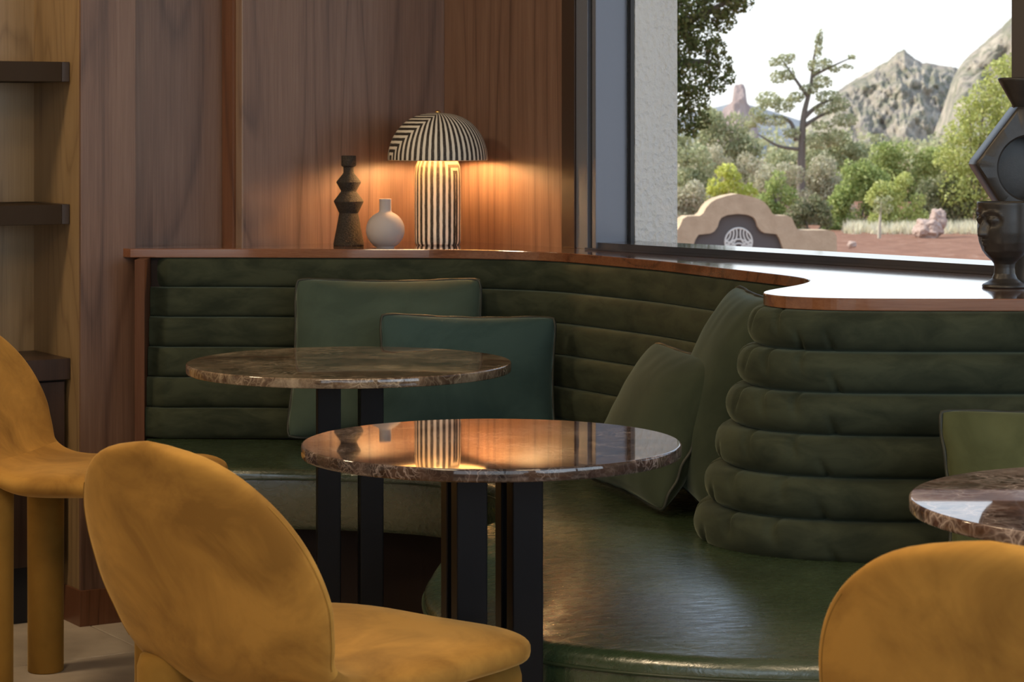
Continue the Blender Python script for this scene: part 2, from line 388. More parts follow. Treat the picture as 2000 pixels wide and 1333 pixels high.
# remaining shell behind the camera
obj('wall_side', slab((-4.5, 5.0), (-4.5, -2.1), -0.1, Z0, ZC), M['plaster'], kind='structure')
for nm, (x0, x1, z0, z1) in {'wall_front': (-4.5, 3.5, Z0, 0.5), 'trim_2': (-4.5, 3.5, 2.5, ZC), 'trim_3': (-4.5, -2.4, 0.5, 2.5), 'trim_4': (2.4, 3.5, 0.5, 2.5)}.items():
    b = bmesh.new(); add_box(b, x0, x1, -2.15, -2.0, z0, z1); obj(nm, b, M['plaster'], kind='structure')
b = bmesh.new(); add_box(b, -2.4, 2.4, -2.08, -2.07, 0.5, 2.5); w2 = obj('window_2', b, M['glass'], kind='structure')
for x in (-2.4, -0.8, 0.8, 2.34):
    b = bmesh.new(); add_box(b, x, x+0.06, -2.12, -2.02, 0.5, 2.5); obj('window_frame', b, M['alu'], w2)
wr2 = obj('wall_right', slab(W(4.6), (3.45, -2.1), 0.1, Z0, 0.6), M['plaster'], kind='structure')
obj('trim_5', slab(W(4.6), (3.45, -2.1), 0.1, 2.5, ZC), M['plaster'], kind='structure')
wa, wz = W(4.6), Vector((3.45, -2.1))
obj('trim_6', slab(wa, wa.lerp(wz, .1), 0.1, 0.6, 2.5), M['plaster'], kind='structure')
obj('trim_7', slab(wa.lerp(wz, .85), wz, 0.1, 0.6, 2.5), M['plaster'], kind='structure')
w4 = obj('window_added', slab(wa.lerp(wz, .1), wa.lerp(wz, .85), 0.008, 0.6, 2.5), M['glass'], kind='structure')  # unseen window, added to go with the cool fill lamp
for q in (.1, .35, .6, .84): obj('window_frame', slab(wa.lerp(wz, q), wa.lerp(wz, q+.01), 0.06, 0.6, 2.5), M['alu'], w4)

# window wall: veneer panel, dark post, aluminium frame, reveal, stucco return, sill, glass
wr_ = obj('wall_window', slab(W(-0.1, 0.03), W(0.52, 0.03), 0.2, Z0, ZC), M['walnut'], kind='structure')
obj('panel', slab(W(0.0), W(0.514), 0.03, HL-0.06, ZC, 0.0008), M['walnut'], wr_)
b = bmesh.new(); add_prism(b, [W(0.514, 0.25), W(4.6, 0.25), W(4.6, 0.0), W(0.514, 0.0)], Z0, HL-0.03); obj('wall_parapet', b, M['walnut'], kind='structure')
b = bmesh.new(); add_prism(b, [W(0.514, 0.25), W(4.6, 0.25), W(4.6, 0.0), W(0.514, 0.0)], 2.45, ZC); obj('wall_header', b, M['plaster'], kind='structure')
b = bmesh.new(); add_prism(b, [W(3.45, 0.25), W(4.6, 0.25), W(4.6, 0.0), W(3.45, 0.0)], HL-0.03, 2.45); obj('wall_pier', b, M['plaster'], kind='structure')
win = obj('window_1', slab(W(0.645, 0.116), W(2.02, 0.116), 0.006, HL+0.017, 2.45), M['glass'], kind='structure')
win2 = obj('window_3', slab(W(2.09, 0.116), W(3.45, 0.116), 0.006, HL+0.017, 2.45), M['glass'], kind='structure')
obj('post', slab(W(0.514, -0.006), W(0.566, -0.006), 0.12, HL, 2.45, 0.001), M['frame_brown'], win, label='dark brown post beside the veneer')
obj('frame_strip', slab(W(0.566, 0.0), W(0.612, 0.0), 0.12, HL, 2.45, 0.001), M['alu'], win)
obj('gasket', slab(W(0.612, 0.014), W(0.640, 0.014), 0.10, HL, 2.45), M['alu_dark'], win, label='black gasket groove')
obj('frame_reveal', slab(W(0.625, 0.004), W(0.6401, 0.004), 0.112, HL, 2.45, 0.001), M['alu'], win)
obj('frame_bead', slab(W(0.642, 0.118), W(0.652, 0.118), 0.012, HL, 2.45), M['alu_dark'], win)
obj('stucco_return', slab(W(0.40, 0.134), W(0.652, 0.134), 0.155, -0.8, 3.2), M['stucco'], kind='structure').name = 'wall_outside'
bsp = bmesh.new(); add_prism(bsp, [W(0.640, -0.035), W(3.45, -0.035), W(3.45, 0.012), W(0.640, 0.012)], HL+0.0004, HL+0.0055); obj('sill_step', bsp, M['sill'], win)
bsp = bmesh.new(); add_prism(bsp, [W(0.640, 0.010), W(3.45, 0.010), W(3.45, 0.16), W(0.640, 0.16)], HL-0.03, HL+0.0175)
obj('sill', bsp, M['sill'], win)
obj('mullion', slab(W(2.0135, 0.0), W(2.09, 0.0), 0.13, HL, 2.45, 0.002), plain('dark_grey_mullion', (0.060, 0.054, 0.053), 0.4), win, label='dark upright between the two panes')

# ------------------------------------------------------------------ ledge
edge_px = [(255, 486), (370, 486), (480, 486), (600, 486.5), (700, 487), (868, 487.5), (1000, 490), (1100, 494), (1212, 503), (1300, 511), (1420, 525), (1500, 534),
           (1560, 541.5), (1583, 548), (1562, 556), (1522, 563), (1491, 569), (1492, 574), (1530, 579), (1600, 582), (1700, 583.5), (2000, 584)]
edge = []
for x, y in edge_px:
    d = F*(HC-HL)/(y-YH); edge.append(Vector(((x-1000)*d/F, d)))
XEND = 1.62
edge += [Vector((1.3, 4.605)), Vector((XEND, 4.605))]
edge = smooth_line(resample(catmull(edge, 12), 0.012), 14)
def close_ledge(pts): return pts+[Vector((XEND, W(2.24).y)), W(0.45, -0.001), W(0.0, -0.001)+L2*0.01, pB-LN*0.002, pB+LN*0.12, Vector((-0.80, 6.62)), Vector((-1.025, 6.485)), Vector((-1.05, 6.44))]
b = bmesh.new(); add_prism(b, [(p.x, p.y) for p in close_ledge(edge)], HL-TL_, HL)
bmesh.ops.recalc_face_normals(b, faces=b.faces[:])
es = [e_ for e_ in b.edges if len(e_.link_faces) == 2 and any(abs(f.normal.z) > .9 for f in e_.link_faces) and any(abs(f.normal.z) < .1 for f in e_.link_faces)]
bmesh.ops.bevel(b, geom=es, offset=0.0018, segments=2, affect='EDGES', profile=0.5)
ledge = obj('wood_ledge', b, M['ledge']); tag(ledge, 'glossy reddish-brown wooden ledge curving in an S on top of the green banquette back', 'ledge')

# ------------------------------------------------------------------ banquette
banq = thing('curved_banquette', 'dark green curved banquette with six stacked back rolls and leather seat', 'banquette', (0, 5.5, Z0))
def B(o):                                 # parent without moving (the banquette's base is at (0, 5.5, Z0))
    o.parent = banq; o.location = (0, -5.5, -Z0); return o
path = [p for p in edge if p.x > -0.958]
path = [Vector((-0.958, path[0].y))]+path
path = smooth_line(resample([p for p in path], 0.0032), 6)+[Vector((XEND, 4.605))]
SEAT = 0.45
NR = 6; RH = (HL-TL_-0.002-SEAT)/NR
# arc length and a nose weight (0 on the concave run, 1 on the convex nose)
acc = [0.0]
for a, b2 in zip(path, path[1:]): acc.append(acc[-1]+(b2-a).length)
i_tip = max(range(len(path)), key=lambda i: path[i].x if path[i].y > 5.0 else -9)
i_nose = min((i for i in range(i_tip, len(path))), key=lambda i: path[i].x)
def nose_w(i): 
    return max(0.0, min(1.0, (acc[i]-acc[i_tip]+0.10)/0.2))
rng = random.Random(4)
for k in range(NR):
    base = [p.copy() for p in path]
    # plan offset of this roll: the back is raked, so lower rolls stand further out
    offs = []
    for i, p in enumerate(base):
        tng = (base[min(i+1, len(base)-1)]-base[max(i-1, 0)]).normalized(); n = Vector((tng.y, -tng.x))
        if i == len(base)-1: n = Vector((0, -1))
        offs.append(p+n*(-0.018+0.0215*k))
    offs = smooth_line(offs, 90)
    pleats = [(acc[i_nose]+-0.03+j*0.058+rng.uniform(-.013, .013), rng.uniform(0.5, 1.0), rng.uniform(-1, 1)) for j in range(0, 5)]
    zt = HL-TL_-0.001-k*RH; zc = zt-RH/2
    verts, faces = [], []; NA = 15
    for i, p in enumerate(offs):
        tng = (offs[min(i+1, len(offs)-1)]-offs[max(i-1, 0)]).normalized(); n = Vector((tng.y, -tng.x))
        w = nose_w(i); bulge = lerp(0.024, 0.050, w)
        endt = min(1.0, (acc[i])/0.055); taper = endt*endt*(3-2*endt)
        for a in range(NA):
            th = -PI/2+PI*a/(NA-1); c_, s_ = math.cos(th), math.sin(th)
            ex = lerp(0.42, 0.56, w)
            out = bulge*(c_**ex if c_ > 0 else 0)
            z = zc+RH*0.5*(1.0 if s_ > 0 else -1.0)*abs(s_)**lerp(0.9, 1.0, w)*lerp(0.995, 1.02, w)
            pl = 0.0
            for j0, (s0, amp, side) in enumerate(pleats):
                dd = (acc[i]-s0-0.006*math.sin(2.2*th+j0))/0.0056
                if abs(dd) < 3:
                    m = max(0.0, s_*(1 if side > -.4 else -1)+0.25)/1.25
                    pl += 0.0185*amp*math.exp(-dd*dd)*m
            und = 0.0018*mnoise.noise(Vector((acc[i]*7, k*3.1, a*.25)))
            out = (out-pl+und)*(0.55+0.45*taper)-0.022*(1-taper)
            q = p+n*out; verts.append((q.x, q.y, z))
        # back vertices
        q = p-n*0.03; verts.append((q.x, q.y, zc+RH*.5)); verts.append((q.x, q.y, zc-RH*.5))
    S = NA+2
    for i in range(len(offs)-1):
        for a in range(NA-1):
            faces.append((i*S+a, i*S+a+1, (i+1)*S+a+1, (i+1)*S+a))
        faces.append((i*S+NA-1, i*S+NA, (i+1)*S+NA, (i+1)*S+NA-1))
        faces.append((i*S+NA+1, i*S, (i+1)*S, (i+1)*S+NA+1))
    B(fast('back_roll', verts, faces, M['green_velvet'], smooth=True))
# core behind the rolls
core = [p for p in path]; b = bmesh.new()
cp = []
for i, p in enumerate(core):
    tng = (core[min(i+1, len(core)-1)]-core[max(i-1, 0)]).normalized(); n = Vector((tng.y, -tng.x)); cp.append(p-n*0.02)
cp = smooth_line(cp, 40)[::8]+[Vector((XEND, 4.625))]
add_prism(b, [(p.x, p.y) for p in cp]+[(XEND, 4.66), (1.45, W(2.0).y-0.06), (0.15, 6.40), (-0.192, 6.76), (-0.74, 6.49), (-0.958, 6.45)], Z0, HL-TL_-0.001)
B(obj('back_core', b, M['plinth']))
B(obj('end_panel', slab((-0.985, 6.31), (-0.985, 6.44), -0.026, Z0, HL-TL_-0.0005, 0.001), M['dark_red'], label='thin wooden end panel at the left of the seat'))

def cushion(name, front, back, z0, z1, r, mat, crown, cd):
    """upholstered pad lofted from its front curve to its back line; crowned towards the rounded front edge"""
    n = len(front); bl = [0.0]
    for a, b2 in zip(back, back[1:]): bl.append(bl[-1]+(b2-a).length)
    def bat(t_):
        q = t_*bl[-1]
        for i in range(len(back)-1):
            if q <= bl[i+1]+1e-9: return back[i].lerp(back[i+1], (q-bl[i])/max(1e-9, bl[i+1]-bl[i]))
        return back[-1]
    fa = [0.0]
    for a, b2 in zip(front, front[1:]): fa.append(fa[-1]+(b2-a).length)
    verts, faces = [], []; KD_ = [0.0, 0.006, 0.015, 0.028, 0.045, 0.07, 0.10, 0.135, 0.175, 0.22, 0.27, 0.33, 0.40]
    cols = []
    for i, p in enumerate(front):
        tng = (front[min(i+1, n-1)]-front[max(i-1, 0)]).normalized(); inn = Vector((-tng.y, tng.x))
        q = bat(fa[i]/fa[-1])
        if (q-p).dot(inn) < 0: inn = -inn
        cw = crown*min(1.0, max(0.12, (fa[i]-0.02)/0.40)); zt = z1-cw
        col = [(p+inn*0.006, z0), (p, z0+0.01), (p, zt-r*1.6), (p+inn*0.001, zt-r)]
        for a in range(1, 6):
            th = PI/2*0.86*a/5; col.append((p+inn*r*(1-math.cos(th)), zt-r+r*math.sin(th)))
        ptop = p+inn*r; D = (q-ptop).length
        for dd in KD_:
            t_ = dd/0.40; pp = ptop.lerp(q, t_); d = D*t_
            col.append((pp, z1-cw*max(0.0, 1-d/cd)**2))
        cols.append(col)
    m_ = len(cols[0])
    for col in cols: verts += [(p.x, p.y, z) for p, z in col]
    for i in range(n-1):
        for a in range(m_-1): faces.append((i*m_+a, (i+1)*m_+a, (i+1)*m_+a+1, i*m_+a+1))
    bm = bmesh.new(); vv = [bm.verts.new(v) for v in verts]
    for f in faces: bm.faces.new([vv[k_] for k_ in f])
    bmesh.ops.remove_doubles(bm, verts=bm.verts[:], dist=1e-5)
    return obj(name, bm, mat, smooth=True)
def curve2(pts, n=10): return catmull([Vector(p) for p in pts], n)
rear_front = curve2([(-0.925, 5.80), (-0.7, 5.79), (-0.45, 5.775), (-0.22, 5.70), (-0.07, 5.56), (0.0, 5.36), (0.015, 5.15), (0.0, 5.02), (-0.02, 4.985)], 8)
rear_back = [Vector(p) for p in [(-0.95, 6.30), (-0.8, 6.29), (-0.5, 6.27), (-0.2, 6.22), (0.0, 6.14), (0.14, 6.0), (0.30, 5.80), (0.44, 5.54), (0.54, 5.25), (0.56, 5.10), (0.52, 4.93), (0.40, 4.79), (0.28, 4.85), (0.07, 4.945)]]
rs = B(cushion('seat_cushion', rear_front, rear_back, 0.30, SEAT, 0.018, M['leather'], 0.008, 0.25))
near_front = curve2([(-0.005, 5.020), (-0.075, 4.94), (-0.140, 4.75), (-0.165, 4.52), (-0.130, 4.27), (-0.02, 4.07), (0.13, 3.955), (0.32, 3.885), (0.55, 3.86), (0.85, 3.855), (1.25, 3.855), (1.6, 3.855)], 8)
near_back = [Vector(p) for p in [(0.02, 5.008), (0.18, 4.915), (0.38, 4.795), (0.50, 4.70), (0.56, 4.60), (0.70, 4.54), (1.2, 4.53), (1.6, 4.53)]]
ns = B(cushion('seat_cushion', near_front, near_back, 0.24, SEAT+0.010, 0.026, M['leather'], 0.046, 0.44))
def pipe_on(front, zz, out, parent, r=0.0032):
    pts = []
    for i, p in enumerate(front):
        tng = (front[min(i+1, len(front)-1)]-front[max(i-1, 0)]).normalized(); n = Vector((tng.y, -tng.x))
        if n.dot(Vector((0, -1))) < -0.2 and n.x > 0: n = -n
        pts.append((p.x+n.x*out, p.y+n.y*out, zz))
    o = obj('piping', tube(pts, r, 6), M['piping_l'], parent, smooth=True); return o
pipe_on(near_front, SEAT-0.068, 0.0012, ns)
pipe_on(rear_front[:-2], SEAT-0.030, 0.0012, rs, 0.0022)
obj('seam_piping', tube([(-0.004, 5.018, SEAT-0.004)]+[(lerp(0.02, 0.372, i/12), lerp(5.004, 4.797, i/12)+0.010*math.sin(PI*i/12), SEAT+0.003) for i in range(13)], 0.0040, 6), M['piping_l'], ns, smooth=True)
# plinths, set back under the cushions
def inset(front, d):
    out = []
    for i, p in enumerate(front):
        tng = (front[min(i+1, len(front)-1)]-front[max(i-1, 0)]).normalized(); out.append(p+Vector((-tng.y, tng.x))*d)
    return out
b = bmesh.new(); add_prism(b, [(max(p.x, -0.86), p.y) for p in inset(rear_front, 0.07)]+[(0.3, 5.2), (0.3, 5.7), (-0.1, 6.1), (-0.86, 6.2)], Z0, 0.302); B(obj('plinth', b, M['plinth']))
b = bmesh.new(); add_prism(b, [(p.x, p.y) for p in inset(near_front[3:], 0.03)]+[(1.6, 4.5), (0.6, 4.5), (0.3, 4.75)], Z0, 0.242); B(obj('plinth', b, M['plinth']))

# ------------------------------------------------------------------ pillows
def pillow(name, label, BLc, BRc, TLc, thick, mat, group=None, seed=1, bot=1.0):
    """corners in space: the pillow's frame is x = BL->BR, y = BL->TL, z = the side that faces out"""
    BLc, BRc, TLc = Vector(BLc), Vector(BRc), Vector(TLc)
    ex = BRc-BLc; w = ex.length; ex.normalize(); ey = TLc-BLc; ey = ey-ex*ey.dot(ex); h = ey.length; ey.normalize(); ez = ex.cross(ey)
    c = BLc+ex*w/2+ey*h/2
    root = thing(name, label, 'pillow', group=group)
    base = Vector((c.x, c.y, min(BLc.z, BRc.z))); root.location = base
    mat4 = Matrix((ex, ey, ez)).transposed()
    NU = 44; verts, faces = [], []
    def outline(u, v):
        k = 0.060
        x = w/2*u*(1-k*(1-v*v)*1.0); y = h/2*v*(1-k*(1-u*u)*1.0)
        x *= lerp(1, bot, (1-v)/2)
        rc = 1-0.045*(abs(u)*abs(v))**7; x *= rc; y *= rc
        return x, y
    def place(x, y, z):
        p = c+mat4 @ Vector((x, y, z)); return p-base
    def height(u, v):
        a = max(0, 1-abs(u)**2.4); b_ = max(0, 1-abs(v)**2.4)
        t_ = (a**0.50)*(b_**0.50)
        wr = 0.0
        r_ = max(abs(u), abs(v))
        # soft gathers running in from the seams and the corners
        wr += 0.040*math.sin(u*19+seed*1.7+3*mnoise.noise(Vector((u*2, v*2, seed))))*max(0, abs(v)-0.45)*(1-abs(v))*3
        wr += 0.034*math.sin(v*15+seed*2.3+3*mnoise.noise(Vector((u*2, v*2, seed+5))))*max(0, abs(u)-0.5)*(1-abs(u))*3
        wr += 0.05*mnoise.noise(Vector((u*1.3, v*1.3, seed*3.3)))*t_
        return t_*(1.0)+wr
    idx = {}
    for side in (1, -1):
        for j in range(NU+1):
            for i in range(NU+1):
                u0 = -1+2*i/NU; v0 = -1+2*j/NU
                u = math.sin(u0*PI/2)*0.6+u0*0.4; v = math.sin(v0*PI/2)*0.6+v0*0.4
                if side == -1 and (i in (0, NU) or j in (0, NU)):
                    idx[(side, i, j)] = idx[(1, i, j)]; continue
                x, y = outline(u, v); idx[(side, i, j)] = len(verts)
                verts.append(place(x, y, side*thick/2*height(u, v)))
        for j in range(NU):
            for i in range(NU):
                q = (idx[(side, i, j)], idx[(side, i+1, j)], idx[(side, i+1, j+1)], idx[(side, i, j+1)])
                faces.append(q if side == 1 else q[::-1])
    fast('cushion_cover', verts, faces, mat, root, smooth=True)
    per = []; n = 30
    for a, b2 in (((-1, -1), (1, -1)), ((1, -1), (1, 1)), ((1, 1), (-1, 1)), ((-1, 1), (-1, -1))):
        for i in range(n):
            u, v = lerp(a[0], b2[0], i/n), lerp(a[1], b2[1], i/n); x, y = outline(u*1.004, v*1.004)
            per.append(place(x, y, 0.0025*math.sin(i*1.1+seed)))
    obj('piping', tube(per, 0.0042, 6, True), M['piping'], root, smooth=True)
    return root
# large pillow at the back, and the lumbar pillow in front of it
pillow('throw_pillow', 'large sage-green pillow leaning on the back rolls, below the lamp and the round vase', (-0.565, 6.135, 0.468), (-0.075, 6.135, 0.468), (-0.565, 6.275, 0.872), 0.15, M['pillow_grey'], seed=1, bot=1.05)
pillow('throw_pillow', 'teal rectangular pillow in front of the sage one, behind the dull round table', (-0.335, 5.93, 0.468), (0.112, 5.95, 0.458), (-0.335, 6.05, 0.798), 0.13, M['pillow_teal'], seed=2)
# the pair at the inside of the nose
pillow('throw_pillow', 'olive-green pillow standing behind the tightly curved end of the stacked rolls', (0.345, 5.42, 0.47), (0.405, 4.97, 0.47), (0.505, 5.46, 0.912), 0.16, M['pillow'], seed=3)
pillow('throw_pillow', 'olive-green piped pillow lying tilted on the seat beside the mirror-polished table', (0.170, 5.52, 0.462), (0.312, 5.03, 0.462), (0.330, 5.565, 0.772), 0.14, M['pillow'], seed=4)
pillow('throw_pillow', 'moss-green rectangular pillow against the front of the stacked rolls, by the veined table', (0.765, 4.235, 0.462), (1.215, 4.235, 0.462), (0.765, 4.36, 0.760), 0.12, M['pillow_olive'], seed=6)

# ------------------------------------------------------------------ tables
HT = 0.747
def round_table(x, y, r, mat, label, phi=12, rotm=0):
    t_ = thing('round_table', label, 'table', (x, y, Z0), group='round marble tables')
    th = 0.021; z1 = HT-Z0; e_ = 0.0022
    prof = [(0, z1-th), (r-e_*1.5, z1-th), (r-e_*.4, z1-th+e_*.4), (r, z1-th+e_*1.5), (r, z1-e_*1.5), (r-e_*.4, z1-e_*.4), (r-e_*1.5, z1), (0, z1)]
    o = obj('tabletop', lathe(prof, 128), mat, t_); o.rotation_euler = (0, 0, rotm)
    for f in o.data.polygons: f.use_smooth = abs(f.normal.z) < .95
    a, s = 0.0465, 0.0255
    for sx, sy in ((-1, -1), (1, -1), (1, 1), (-1, 1)):
        b = bmesh.new(); add_box(b, sx*a-s, sx*a+s, sy*a-s, sy*a+s, 0.008, z1-th, 0.0022)
        bmesh.ops.rotate(b, verts=b.verts[:], cent=(0, 0, 0), matrix=Matrix.Rotation(math.radians(phi), 3, 'Z'))
        obj('post', b, M['black'], t_)
    obj('base_plate', lathe([(0, 0), (0.20, 0), (0.20, 0.006), (0.198, 0.008), (0, 0.008)], 64), M['black'], t_)
    return t_
round_table(-0.034, 4.004, 0.3145, M['marble_a'], 'round dark marble table mirroring the lamp and the orange wood, between chair and banquette', 12)
round_table(-0.359, 5.336, 0.358, M['marble_b'], 'round brown marble table with a dull top, standing before the teal pillow', 6, 2.2)
round_table(0.917, 3.383, 0.357, M['marble_c'], 'round marble table with strong pale veins, cut off at the picture edge', 12, 4.0)

# ------------------------------------------------------------------ chairs
prof_c = [(0.298, 0.490), (0.268, 0.502), (0.215, 0.510), (0.17, 0.511), (0.06, 0.509), (-0.07, 0.505), (-0.15, 0.512), (-0.205, 0.537), (-0.24, 0.585), (-0.275, 0.67), (-0.31, 0.758), (-0.338, 0.833), (-0.355, 0.875)]
def make_chair(label, loc, rotz):
    root = thing('dining_chair', label, 'chair', loc, rotz, 'mustard velvet chairs')
    line = resample(catmull([Vector((u, 0, z-Z0+0.02)) for u, z in [(a, b-0.055) for a, b in prof_c]], 16), 0.0075)
    L = [0.0]
    for a, b in zip(line, line[1:]): L.append(L[-1]+(b-a).length)
    T = L[-1]
    s_j = next(l for l, p in zip(L, line) if p.z > 0.530-0.035-Z0)          # seat/back joint
    def half(s):
        if s < 0.15:
            q = 1-s/0.15; return 0.236*max(0.0, 1-q**2.6)**(1/2.6)
        a = [(0.15, 0.236), (0.28, 0.233), (0.37, 0.220), (s_j-0.03, 0.208), (s_j+0.01, 0.206), (s_j+0.06, 0.222), (s_j+0.12, 0.236)]
        top0 = s_j+0.12
        if s <= top0:
            # smooth interpolation
            for (x0, y0), (x1, y1) in zip(a, a[1:]):
                if s <= x1:
                    t_ = (s-x0)/(x1-x0); return lerp(y0, y1, t_)
        q = (s-top0)/(T-top0); return 0.236*max(0.0, 1-q**2.3)**(1/2.05)
    ws_ = [half(s) for s in L]
    for _ in range(4): ws_ = [ws_[0]]+[(ws_[i-1]+2*ws_[i]+ws_[i+1])/4 for i in range(1, len(ws_)-1)]+[ws_[-1]]
    NA = 40; rings = []
    for i, p in enumerate(line):
        s = L[i]; t_ = (line[min(i+1, len(line)-1)]-line[max(i-1, 0)]).normalized(); n = Vector((t_.z, 0, -t_.x))   # up on the seat, forward on the back
        if n.z < 0 and s < .3: n = -n
        bk = max(0.0, min(1.0, (s-s_j+0.12)/0.2)); bk = bk*bk*(3-2*bk)
        th = lerp(0.034, 0.015, bk)
        ends = min(1.0, s/0.05, ((T-s)/0.03)); th *= math.sqrt(max(0.02, 1-(1-max(0, ends))**2))
        wrap = lerp(0.0, 0.030, bk)
        w = max(ws_[i], 0.004); ring = []
        for a in range(NA):
            ang = 2*PI*a/NA; cx, sx = math.cos(ang), math.sin(ang)
            x = w*(1 if cx >= 0 else -1)*abs(cx)**0.55; hgt = th*(1 if sx >= 0 else -1)*abs(sx)**0.75
            q = (x/0.22)**2
            dish = -0.010*(1-min(1, q))*(1-bk)
            sg = n*(hgt+wrap*q+dish)
            ring.append((p.x+sg.x, x, p.z+sg.z))
        rings.append(ring)
    ij = next(i for i, s in enumerate(L) if s >= s_j)
    def loft(rs, cap0, cap1):
        v = [q for r in rs for q in r]; f = []
        for i in range(len(rs)-1):
            for a in range(NA): f.append((i*NA+a, i*NA+(a+1) % NA, (i+1)*NA+(a+1) % NA, (i+1)*NA+a))
        f.append(tuple(range(NA))[::-1]); f.append(tuple((len(rs)-1)*NA+a for a in range(NA)))
        bm = bmesh.new(); vv = [bm.verts.new(q) for q in v]
        for q in f: bm.faces.new([vv[k_] for k_ in q])
        return bm
    full = loft(rings, 1, 1); bmesh.ops.recalc_face_normals(full, faces=full.faces[:]); full.normal_update()
    full.verts.ensure_lookup_table(); vn = [v.normal.copy() for v in full.verts]; full.free()
    def piece(name, a, b2):
        bm = bmesh.new(); vv = [bm.verts.new(q) for r in rings[a:b2] for q in r]; m_ = b2-a
        for i in range(m_-1):
            for k_ in range(NA): bm.faces.new([vv[q] for q in (i*NA+k_, i*NA+(k_+1) % NA, (i+1)*NA+(k_+1) % NA, (i+1)*NA+k_)])
        bm.faces.new(vv[:NA][::-1] if a == 0 else vv[-NA:])
        o = obj(name, bm, M['mustard'], root, smooth=True); me = o.data
        me.normals_split_custom_set_from_vertices([vn[a*NA+q] for q in range(m_*NA)]); return o
    piece('seat', 0, ij+1); back = piece('backrest', ij, len(rings))
    # stitched seam just inside the rim, on the rear face
    seam_l, seam_r = [], []
    for i in range(ij+2, len(line)-3):
        rg = rings[i]
        a1, a2 = int(NA*0.545), int(NA*0.955)
        seam_l.append(Vector(rg[a1])); seam_r.append(Vector(rg[a2]))
    for sm in (seam_l, seam_r): obj('seam', tube(sm[:-9], 0.0009, 4), M['mustard_leg'], back)
    for sx, sy in ((0.215, 0.155), (0.215, -0.155), (-0.186, 0.138), (-0.186, -0.138)):
        lt = (0.470 if sx > 0 else 0.515)-Z0-.02
        obj('leg', lathe([(0, 0), (0.040, 0), (0.043, 0.004), (0.0435, 0.25), (0.0445, lt-.02), (0.040, lt-.004), (0.032, lt), (0, lt)], 32, (sx, sy, 0)), M['mustard_leg'], root, smooth=True)
    return root
ch = make_chair('mustard velvet chair seen from behind with its seat toward the mirror-polished marble table', (-0.285, 3.63, Z0), math.radians(51))
dup(ch, (-0.981, 5.67, Z0), math.radians(-14), 'mustard velvet chair with its front side in view, standing by the shelf niche').scale = (1, 1, 0.96)
dup(ch, (0.672, 2.87, Z0), math.radians(62), 'mustard velvet chair with only its rounded back in view, before the veined table')

# ------------------------------------------------------------------ lamp and vases on the ledge
def uv_lathe(name, prof, n, mat, parent, az0, vfun):
    me = bpy.data.meshes.new(name); verts = []; faces = []; uvs = []
    arc = [0.0]
    for (r0, z0), (r1, z1) in zip(prof, prof[1:]): arc.append(arc[-1]+math.hypot(r1-r0, z1-z0))
    rmax = max(r for r, z in prof)
    for i, (r, z) in enumerate(prof):
        for k_ in range(n+1):
            a = az0-PI+2*PI*k_/n; verts.append((max(r, 1e-4)*math.cos(a), max(r, 1e-4)*math.sin(a), z))
    for i in range(len(prof)-1):
        for k_ in range(n): faces.append((i*(n+1)+k_, i*(n+1)+k_+1, (i+1)*(n+1)+k_+1, (i+1)*(n+1)+k_))
    me.from_pydata(verts, [], faces); uvl = me.uv_layers.new(name='UVMap')
    for lp in me.loops:
        vi = lp.vertex_index; i, k_ = divmod(vi, n+1); uvl.data[lp.index].uv = ((-PI+2*PI*k_/n)*rmax, vfun(arc[i], prof[i]))
    for p in me.polygons: p.use_smooth = True
    return put(name, me, mat, parent)
LX, LY = -0.2027, 6.60
lamp = thing('table_lamp', 'mushroom table lamp with black and white hand-striped dome shade and column, lit', 'lamp', (LX, LY, HL))
bh = 0.236
bp = [(0.0, 0.0), (0.058, 0.0), (0.0615, 0.004), (0.0630, 0.012), (0.0635, 0.10), (0.0632, bh-0.045), (0.0610, bh-0.022), (0.0555, bh-0.008), (0.047, bh-0.001), (0.0, bh)]
bpf = []
for (r0, z0), (r1, z1) in zip(bp, bp[1:]):
    for j in range(6): bpf.append((lerp(r0, r1, j/6), lerp(z0, z1, j/6)))
bpf.append(bp[-1])
uv_lathe('column', bpf, 96, M['stripe_base'], lamp, math.radians(-38), lambda arc, pr: pr[1]-(bh-0.042))
SR, SH = 0.137, 0.128; zs = bh-0.004
sp_ = []
for j in range(33):
    a = PI/2*j/32
    sp_.append((SR*math.cos(a)**0.80 if j < 32 else 0.0, zs+SH*math.sin(a)**1.05))
shade = uv_lathe('shade', sp_, 128, M['stripe_shade'], lamp, math.radians(-158), lambda arc, pr: arc-0.004)
inner = [(r*0.968, zs+(z-zs)*0.968) for r, z in sp_]
obj('shade_lining', lathe([(SR, zs), (SR*0.985, zs-0.0015)]+inner, 96), M['shade_in'], shade, smooth=True, label='pale inner lining')
obj('finial', lathe([(0, zs+SH-0.002), (0.007, zs+SH-0.001), (0.0075, zs+SH+0.004), (0.004, zs+SH+0.0065), (0, zs+SH+0.007)], 20), M['brass'], lamp, smooth=True, label='small brass finial')
bulb = plain('lit_bulb', (1, 0.8, 0.5), 0.5); bb = bulb.node_tree.nodes['Principled BSDF']
bb.inputs['Emission Color'].default_value = (1.0, 0.57, 0.23, 1); bb.inputs['Emission Strength'].default_value = 560
prb = [(0.0, bh)]+[(0.026*math.sin(PI*j/12), bh+0.030-0.026*math.cos(PI*j/12)+0.006) for j in range(1, 13)]
obj('bulb', lathe(prb, 24), bulb, lamp, smooth=True)

